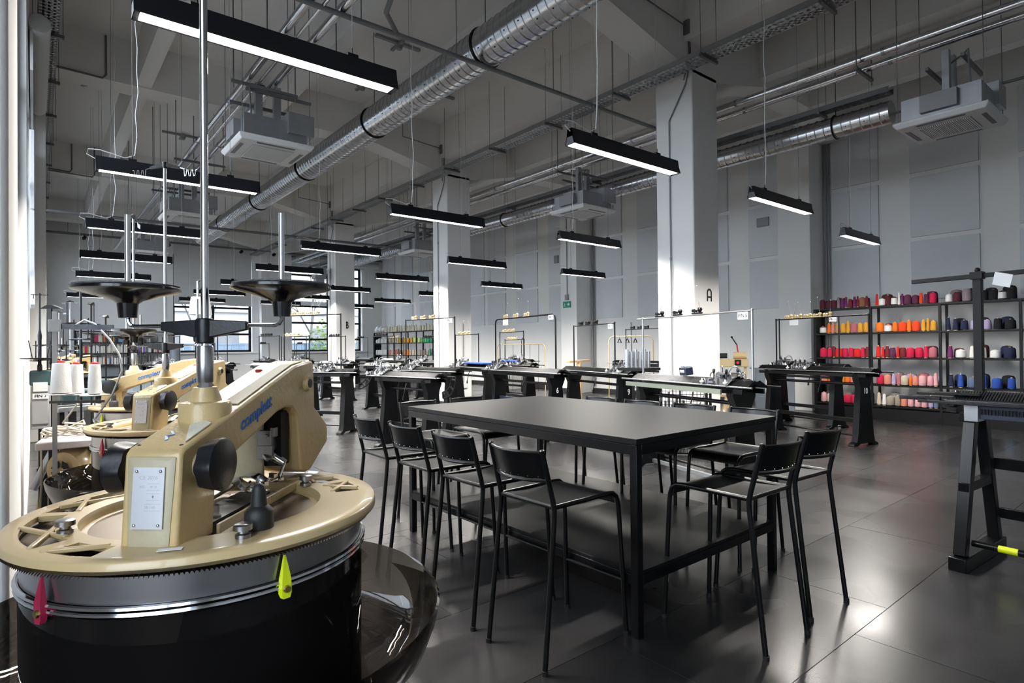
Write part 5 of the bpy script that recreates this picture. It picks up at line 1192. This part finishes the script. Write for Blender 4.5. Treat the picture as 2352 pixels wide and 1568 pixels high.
# cable bundle
pts = []; r = random.Random(4)
for i in range(46):
    a = i * .62; pts.append((.13 + .09 * math.cos(a) * (1 + .2 * math.sin(i)), 4.05 + .06 * math.sin(a), 1.065 + .02 * math.sin(a * 1.7) + (.03 if i < 2 else 0)))
pts = [(.18, 3.9, 1.22), (.12, 3.95, 1.12)] + pts + [(.03, 4.0, .95), (.03, 4.0, .8), (.02, 4.0, .6)]
tag(MB().tube(pts, .0055, 6).ob('cable_bundle', 'rope'), 'tangled cream cable looped over the pinkish table leaf', 'cable')
def small_stand(x, y, h, lab, arms=3, c='blk_mat', cones=()):
    t = thing('thread_tree', lab, 'stand', (x, y, 0), R.uniform(0, 3), 'thread stands on the left')
    MB().cyl((0, 0, .02), (0, 0, h), .008, n=7).ob('post', c, t); MB().lathe([(.13, 0), (.13, .015), (.02, .03)], n=14).ob('base', c, t)
    MB().add([(-.09, -.012, h - .012), (-.09, .012, h - .012), (.09, .012, h - .012), (.09, -.012, h - .012), (-.02, -.02, h + .014), (-.02, .02, h + .014), (.02, .02, h + .014), (.02, -.02, h + .014)],
             [(0, 1, 2, 3), (4, 7, 6, 5), (0, 4, 5, 1), (1, 5, 6, 2), (2, 6, 7, 3), (3, 7, 4, 0)]).ob('top_guide', c, t)
    for k in range(arms):
        z = h - .28 - k * .11; a = k * 1.3
        MB().beam((-.11 * math.cos(a), -.11 * math.sin(a), z), (.11 * math.cos(a), .11 * math.sin(a), z), .02, .008).cyl((.1 * math.cos(a), .1 * math.sin(a), z), (.1 * math.cos(a), .1 * math.sin(a), z + .14), .004, n=5).cyl((-.1 * math.cos(a), -.1 * math.sin(a), z), (-.1 * math.cos(a), -.1 * math.sin(a), z + .14), .004, n=5) \
            .lathe([(.012, 0), (.042, .006), (.042, .009), (.0001, .010)], (.1 * math.cos(a), .1 * math.sin(a), z - .01), 14).lathe([(.012, 0), (.042, .006), (.042, .009), (.0001, .010)], (-.1 * math.cos(a), -.1 * math.sin(a), z - .01), 14).ob('plate_arm', c, t)
small_stand(.10, 5.5, 1.83, 'black thread tree just right of the tall grey pole')
small_stand(.26, 5.2, 1.98, 'tall thin grey thread stand behind the cone plates', 2, 'dsteel')
small_stand(.42, 6.8, 1.95, 'black topped thread tree behind the tall grey stand'); small_stand(.58, 7.4, 1.86, 'lower black topped thread tree behind the tall grey stand')
small_stand(.95, 7.9, 1.62, 'small thread tree among the far linking machines', 2); small_stand(.95, 9.6, 1.7, 'second small thread tree among the far linking machines', 3)
for i, (x, y, z) in enumerate(((.30, 7.0, 0), (.62, 9.2, 0))):
    t = thing('sewing_machine', ['teal headed sewing machine on a stand behind the thread cones', 'farther teal headed sewing machine in the left corner'][i], 'sewing machine', (x, y, 0), .4 + i)
    MB().bx(-.14, .14, -.08, .08, 1.0, 1.14).ob('machine_head', 'teal', t, bevel=.02); MB().bx(-.2, .2, -.14, .14, .94, .985).ob('machine_bed', 'galv', t, bevel=.004)
    for s in (-1, 1): MB().bx(s * .15 - .02, s * .15 + .02, -.1, .1, 0, .94).ob('leg', 'blk_mat', t)
t = thing('lamp', 'white shaded lamp on a bent metal stem behind the linking machines', 'lamp', (1.15, 5.9, 0)); MB().tube([(0, 0, .02), (0, 0, 2.02), (.0, .0, 2.12), (.03, 0, 2.14), (.09, 0, 2.14)], .010, 8).ob('stem', 'chrome', t); MB().lathe([(.15, 0), (.15, .02), (.02, .035)], n=18).ob('base', 'blk_mat', t)
MB().shell([(.095, 1.82), (.075, 1.98)], (.02, 0, 0), n=24).ob('lamp_shade', 'white', t); MB().beam((0, 0, 1.9), (.09, 0, 1.9), .006, .006).ob('shade_arm', 'chrome', t)

# ------------------------------------------------------------------ things along the right wall and behind the machines
cb = thing('grey_cabinet', 'grey metal cabinet with a printed poster behind machine number 10', 'cabinet', (11.9, 6.0, 0), math.radians(-62))
MB().bx(-.38, .38, 0, .45, .06, .98).ob('body', 'gcab', cb, bevel=.01); MB().bx(-.36, .36, .02, .43, 0, .06).ob('plinth', 'blk_mat', cb); MB().bx(-.37, -.01, -.015, -.001, .1, .94).ob('door', 'gcab', cb, bevel=.004); MB().bx(.01, .37, -.015, -.001, .1, .94).ob('door', 'gcab', cb, bevel=.004)
for s in (-.14, .14): MB().bx(s - .005, s + .005, -.03, -.015, .18, .3).ob('handle', 'blk_mat', cb)
ps = MB().bx(-.17, .17, -.021, -.016, .50, .93).ob('poster', 'wcard', cb); MB().bx(-.13, .13, -.0235, -.0215, .72, .86).ob('poster_photo', 'blk_mat', ps)
text('THE KNITTING LAB', .03, 'blk_mat', ps, frame((0, -.022, .89), (1, 0, 0), (0, 0, 1))); text('A KNITWEAR RESEARCH\nTHAT MAKES IT HAPPEN', .022, 'blk_mat', ps, frame((0, -.022, .63), (1, 0, 0), (0, 0, 1)), bold=.001)
for q in (-.07, 0, .07): MB().lathe([(.028, -.0245), (.028, -.0235)], n=14, T=Matrix.Translation((q, 0, .79)) @ Matrix.Rotation(PI / 2, 4, 'X') @ Matrix.Translation((0, 0, .048))).ob('poster_print', 'wcard', ps)
wd = thing('winding_machine', 'cream winding machine with black rollers and red buttons before the right wall', 'winding machine', (11.3, 6.75, 0), math.radians(-62))
MB().bx(-.75, .45, -.15, .15, 1.04, 1.20).ob('body', 'creams', wd, bevel=.012)
for q in (-.42, .28): MB().cyl((q - .12, -.02, 1.27), (q + .14, -.02, 1.27), .075, n=20).ob('motor_housing', 'creams', wd)
for q in (-.72, -.24): MB().cyl((q, -.02, 1.27), (q + .28, -.02, 1.27), .055, n=18).ob('black_roller', 'blkrub', wd)
for q in (-.38, .25): MB().bx(q - .06, q + .06, -.165, -.15, 1.07, 1.19).ob('switch_plate', 'blk_mat', wd); MB().cyl((q, -.165, 1.13), (q, -.19, 1.13), .028, n=14).ob('red_button', 'red', wd); MB().cyl((q, 0, 1.34), (q - .02, 0, 1.5), .014, n=8).ob('orange_grip', 'red', wd); MB().cyl((q - .02, 0, 1.5), (q - .12, 0, 1.66), .012, n=8).sph((q - .12, 0, 1.66), .022, 5).ob('black_lever', 'blk_mat', wd)
MB().bx(-.72, -.66, -.1, .1, 0, 1.04).bx(.36, .42, -.1, .1, 0, 1.04).bx(-.66, .36, -.02, .02, .4, .45).ob('stand_frame', 'creams', wd, bevel=.004)
ld = thing('wooden_trestle', 'cream painted wooden trestle behind machine number 16', 'trestle', (9.6, 5.55, 0), math.radians(-55))
for s in (-1, 1):
    for e in (-1, 1): MB().beam((s * .05 * 1, e * .03, .95), (s * .26, e * .22, .02), .05, .04).ob('leg', 'creams', ld)
MB().bx(-.10, .10, -.05, .05, .95, .99).bx(-.18, .18, -.16, -.13, .40, .45).bx(-.18, .18, .13, .16, .40, .45).ob('cross_bar', 'creams', ld)
wt = thing('wooden_stand', 'pale wooden post on a flat cross base left of machine number 9', 'stand', (8.55, 8.35, 0), math.radians(20))
MB().bx(-.04, .04, -.04, .04, .09, 1.18).ob('post', 'wood', wt, bevel=.003); MB().bx(-.42, .42, -.05, .05, .0, .06).ob('base_bar', 'wood', wt, bevel=.003); MB().bx(-.05, .05, -.35, .35, .06, .09).ob('base_bar', 'wood', wt, bevel=.003); MB().bx(-.5, .5, -.03, .03, 1.18, 1.22).ob('top_bar', 'wood', wt, bevel=.003); MB().beam((.08, 0, .3), (.34, 0, .07), .04, .03).ob('brace', 'wood', wt)
hr = thing('clothes_rail', 'cream tubular rail with black clothes hangers before the right wall', 'rail', (11.6, 9.6, 0), math.radians(-62))
MB().tube([(-.5, 0, .05), (-.5, 0, 1.62), (-.46, 0, 1.70), (-.38, 0, 1.74), (.5, 0, 1.74), (.58, 0, 1.70), (.62, 0, 1.62), (.62, 0, .05)], .014, 8).ob('rail_frame', 'creams', hr)
for q in (-.5, .62): MB().tube([(q, -.25, .02), (q, .25, .02)], .014, 6).ob('foot', 'creams', hr)
for k, q in enumerate((-.22, -.02, .18)):
    t = MB().tube([(q, 0, 1.76), (q + .015, 0, 1.785), (q - .01, 0, 1.77), (q, 0, 1.72), (q, 0, 1.68)], .004, 5).tube([(q, -.21, 1.58), (q, -.1, 1.65), (q, 0, 1.68), (q, .1, 1.65), (q, .21, 1.58)], .012, 6).tube([(q, -.2, 1.585), (q, .2, 1.585)], .005, 5).ob('clothes_hanger', 'blk_mat')
    t.matrix_world = Matrix.Translation((11.6, 9.6, 0)) @ Matrix.Rotation(math.radians(-62), 4, 'Z') @ Matrix.Identity(4)
    tag(t, '%s black clothes hanger on the cream rail' % ['left', 'middle', 'right'][k], 'hanger', 'clothes hangers')
for k, (x, y) in enumerate(((10.5, 7.7), (10.3, 7.25), (10.1, 6.8))):
    t = thing('winding_unit', 'steel winding head on a leaning arm, %s of three before the right wall' % ['left', 'middle', 'right'][k], 'winding arm', (x, y, 0), math.radians(-60), 'winding arms')
    MB().tube([(.06, 0, 1.12), (.02, 0, 1.4), (-.03, 0, 1.78), (-.05, 0, 1.86)], .018, 8).cyl((.05, 0, 1.14), (.03, 0, 1.32), .028, n=10).ob('arm', 'galv', t)
    m_ = MB(); 
    for rr_ in (.05, .085): m_.tube([(rr_ * math.cos(i * PI / 8) + .06, -.03, 1.86 + rr_ * math.sin(i * PI / 8)) for i in range(16)], .008, 5, closed=True)
    m_.cyl((.06, -.05, 1.86), (.06, .04, 1.86), .05, n=14).beam((-.05, 0, 1.86), (.14, -.02, 1.9), .02, .02).ob('winding_head', 'dsteel', t)
    MB().bx(-.14, .2, -.1, .1, 1.04, 1.12).bx(-.1, .16, -.03, .03, 0, 1.04).bx(-.14, .2, -.2, .2, 0, .03).ob('base', 'blk_mat', t, bevel=.004)
mr = thing('mesh_rack', 'black wire mesh rack holding upright aluminium rails beside the column marked A', 'rack', (6.8, 4.9, 0), math.radians(-50))
for (a, b) in ((-.5, -.2), (.5, -.2), (-.5, .2), (.5, .2)): MB().bx(a - .015, a + .015, b - .015, b + .015, 0, .98).ob('post', 'blk_mat', mr)
m_ = MB()
for i in range(22): q = -.48 + i * .045; m_.bx(q - .003, q + .003, -.204, -.198, .05, .95)
for i in range(20): z = .06 + i * .046; m_.bx(-.49, .49, -.205, -.197, z - .003, z + .003)
m_.ob('wire_mesh', 'blk_mat', mr)['kind'] = 'stuff'
MB().bx(-.5, .5, -.2, .2, .04, .06).ob('rack_floor', 'blk_mat', mr)
MB().beam((.05, -.22, .08), (.45, -.22, .9), .03, .012).ob('diagonal_brace', 'galv', mr)
for i in range(9):
    q = -.22 + i * .05; o = MB().bx(-.016, .016, -.03, .03, 0, .62 + (i * 37 % 5) * .06).ob('aluminium_rail', 'alu', bevel=.002)
    o.matrix_world = Matrix.Translation((6.8, 4.9, .062)) @ Matrix.Rotation(math.radians(-50), 4, 'Z') @ Matrix.Translation((q, -.04 + .05 * (i % 3), 0)); tag(o, 'upright aluminium rail in the mesh rack, %s from the left' % ORD[i], 'rail', 'aluminium rails in the mesh rack')
for i in range(6):
    q = i * .045; o = MB().bx(-.014, .014, -.025, .025, 0, .26 - (i % 2) * .03).ob('metal_bar', 'galv', bevel=.002); o.location = (6.55 + q, 5.45 - q * .9, 1.19); tag(o, 'short upright metal bar leaning by the column marked A, %s from the left' % ORD[i], 'bar', 'short bars by the column')
o = MB().bx(6.48, 6.86, 5.1, 5.56, 1.15, 1.19).bx(6.64, 6.70, 5.3, 5.36, 0, 1.15).ob('bar_shelf', 'blk_mat'); tag(o, 'narrow black ledge under the short metal bars', 'ledge')
tf = thing('power_box', 'small blue grey transformer box on machine number 16', 'box', (5.86, 4.0, 1.145), math.radians(-110))
MB().box((0, 0, .055), (.13, .10, .09), 0, .12).ob('case', 'navy', tf, bevel=.005)
for k in range(4): MB().box((-.045 + k * .03, 0, .105), (.014, .08, .012)).ob('fin', 'gcab', tf)
lb = MB().box((0, -.056, .055), (.08, .002, .03), 0, .12).ob('label_plate', 'wcard', tf)
# exit sign, boxes, sockets on pilaster and wall
ex = thing('exit_sign', 'small green exit sign with running figure and arrow on the pilaster', 'sign', (13.42, 13.62, 2.86), 0)
MB().bx(-.02, .02, -.17, .17, -.10, .10).ob('sign_box', 'green', ex, bevel=.004)
MB().add([(-.022, -.03, 0), (-.022, -.09, .05), (-.022, -.09, .02), (-.022, -.15, .0), (-.022, -.09, -.05), (-.0215, -.03, 0)], [(0, 1, 3, 4)]).beam((-.022, -.03, 0), (-.022, -.10, 0), .004, .02).ob('arrow', 'wcard', ex)
MB().sph((-.022, .10, .05), .016, 5).beam((-.022, .09, .03), (-.022, .10, -.02), .004, .022).beam((-.022, .10, -.02), (-.022, .13, -.07), .004, .014).beam((-.022, .10, -.02), (-.022, .06, -.06), .004, .014).beam((-.022, .09, .02), (-.022, .05, .0), .004, .012).ob('running_figure', 'wcard', ex)
tag(MB().bx(13.38, 13.44, 13.55, 13.68, 3.0, 3.18).cyl((13.42, 13.61, 3.18), (13.42, 13.61, 6.1), .015, n=7).ob('junction_box', 'grey'), 'grey junction box and conduit above the green exit sign', 'junction box')
def socket(x, y, z, lab, axis='x', long=True):
    t = thing('wall_socket', lab, 'socket', (x, y, z), 0 if axis == 'x' else PI / 2)
    MB().bx(-.04, .0, -.11, .11, -.07, .07).ob('socket_box', 'white', t, bevel=.006)
    for s in (-.05, .05):
        MB().cyl((-.041, s, 0), (-.038, s, 0), .028, n=14).ob('outlet', 'wcard', t)
        for d in (-.01, .01): MB().cyl((-.0425, s + d, 0), (-.0405, s + d, 0), .005, n=6).ob('pin_hole', 'blk_mat', t)
    if long: MB().cyl((-.015, 0, .07), (-.015, 0, 1.6), .012, n=7).ob('conduit', 'grey', t)
socket(8.62, 12.575, .52, 'white double socket low on the middle column', 'y'); socket(14.17, 11.6, .62, 'white double socket low on the right wall beyond the exit sign pilaster'); socket(8.165, 20.1, .55, 'white double socket on the column marked B')
tag(MB().bx(14.07, 14.13, 7.2, 7.5, 4.44, 4.66).ob('wall_vent', 'grey', bevel=.004), 'grey vent box on the panel left of the near pilaster', 'vent')
tag(MB().bx(14.06, 14.13, 14.72, 14.90, 4.40, 4.66).ob('wall_vent', 'grey', bevel=.004), 'small grey vent box left of the exit sign pilaster, high on the wall', 'vent')
tag(MB().cyl((14.14, 14.15, 1.36), (14.16, 14.15, 1.36), .11, n=20).ob('fire_sign', 'red'), 'round red fire sign on the wall beside the exit sign pilaster', 'sign')
tag(MB().bx(12.95, 13.6, 16.2, 16.9, .0, .75).bx(12.94, 12.95, 16.25, 16.85, .05, .70).ob('floor_cabinet', 'white', bevel=.008), 'low white cabinet under the machines at the right wall', 'cabinet')
# heaters / grey heater on the column marked B side
tag(MB().bx(7.55, 7.95, 20.0, 20.35, 3.95, 4.35).bx(7.6, 7.9, 20.05, 20.3, 3.8, 3.95).cyl((7.75, 20.17, 4.35), (7.75, 20.17, 7.1), .015, n=6).ob('fan_heater', 'grey', bevel=.01), 'grey suspended heater box left of the column marked B', 'heater')
tag(MB().cyl((4.45, 27.2, 0), (4.45, 27.2, 1.75), .2, n=20).ob('water_heater', 'gcab', bevel=.01), 'pale grey cylinder tank standing at the bookcase end', 'tank')
tag(MB().tube([(12.4, 14.6, 1.1), (12.4, 14.62, 1.7), (12.4, 14.66, 1.8), (12.4, 14.72, 1.7), (12.4, 14.74, 1.3), (12.42, 14.6, 1.1)], .01, 5).cyl((12.4, 14.66, 0), (12.4, 14.66, 1.1), .02, n=6).ob('hung_cable', 'blk_mat'), 'black cable looped on a post near the red fire sign', 'cable')
sc_ = thing('cream_rack', 'cream tubular frame with stretched samples left of machine number 6', 'rack', (10.3, 12.4, 0), math.radians(-62))
MB().tube([(-.6, 0, .05), (-.6, 0, 1.5), (-.55, 0, 1.57), (.75, 0, 1.57), (.8, 0, 1.5), (.8, 0, .05)], .013, 7).ob('frame', 'creams', sc_)
for q in (-.4, -.15, .1, .35, .6): MB().cyl((q, 0, .3), (q + .02, 0, 1.57), .006, n=5).ob('hook_rod', 'dsteel', sc_)
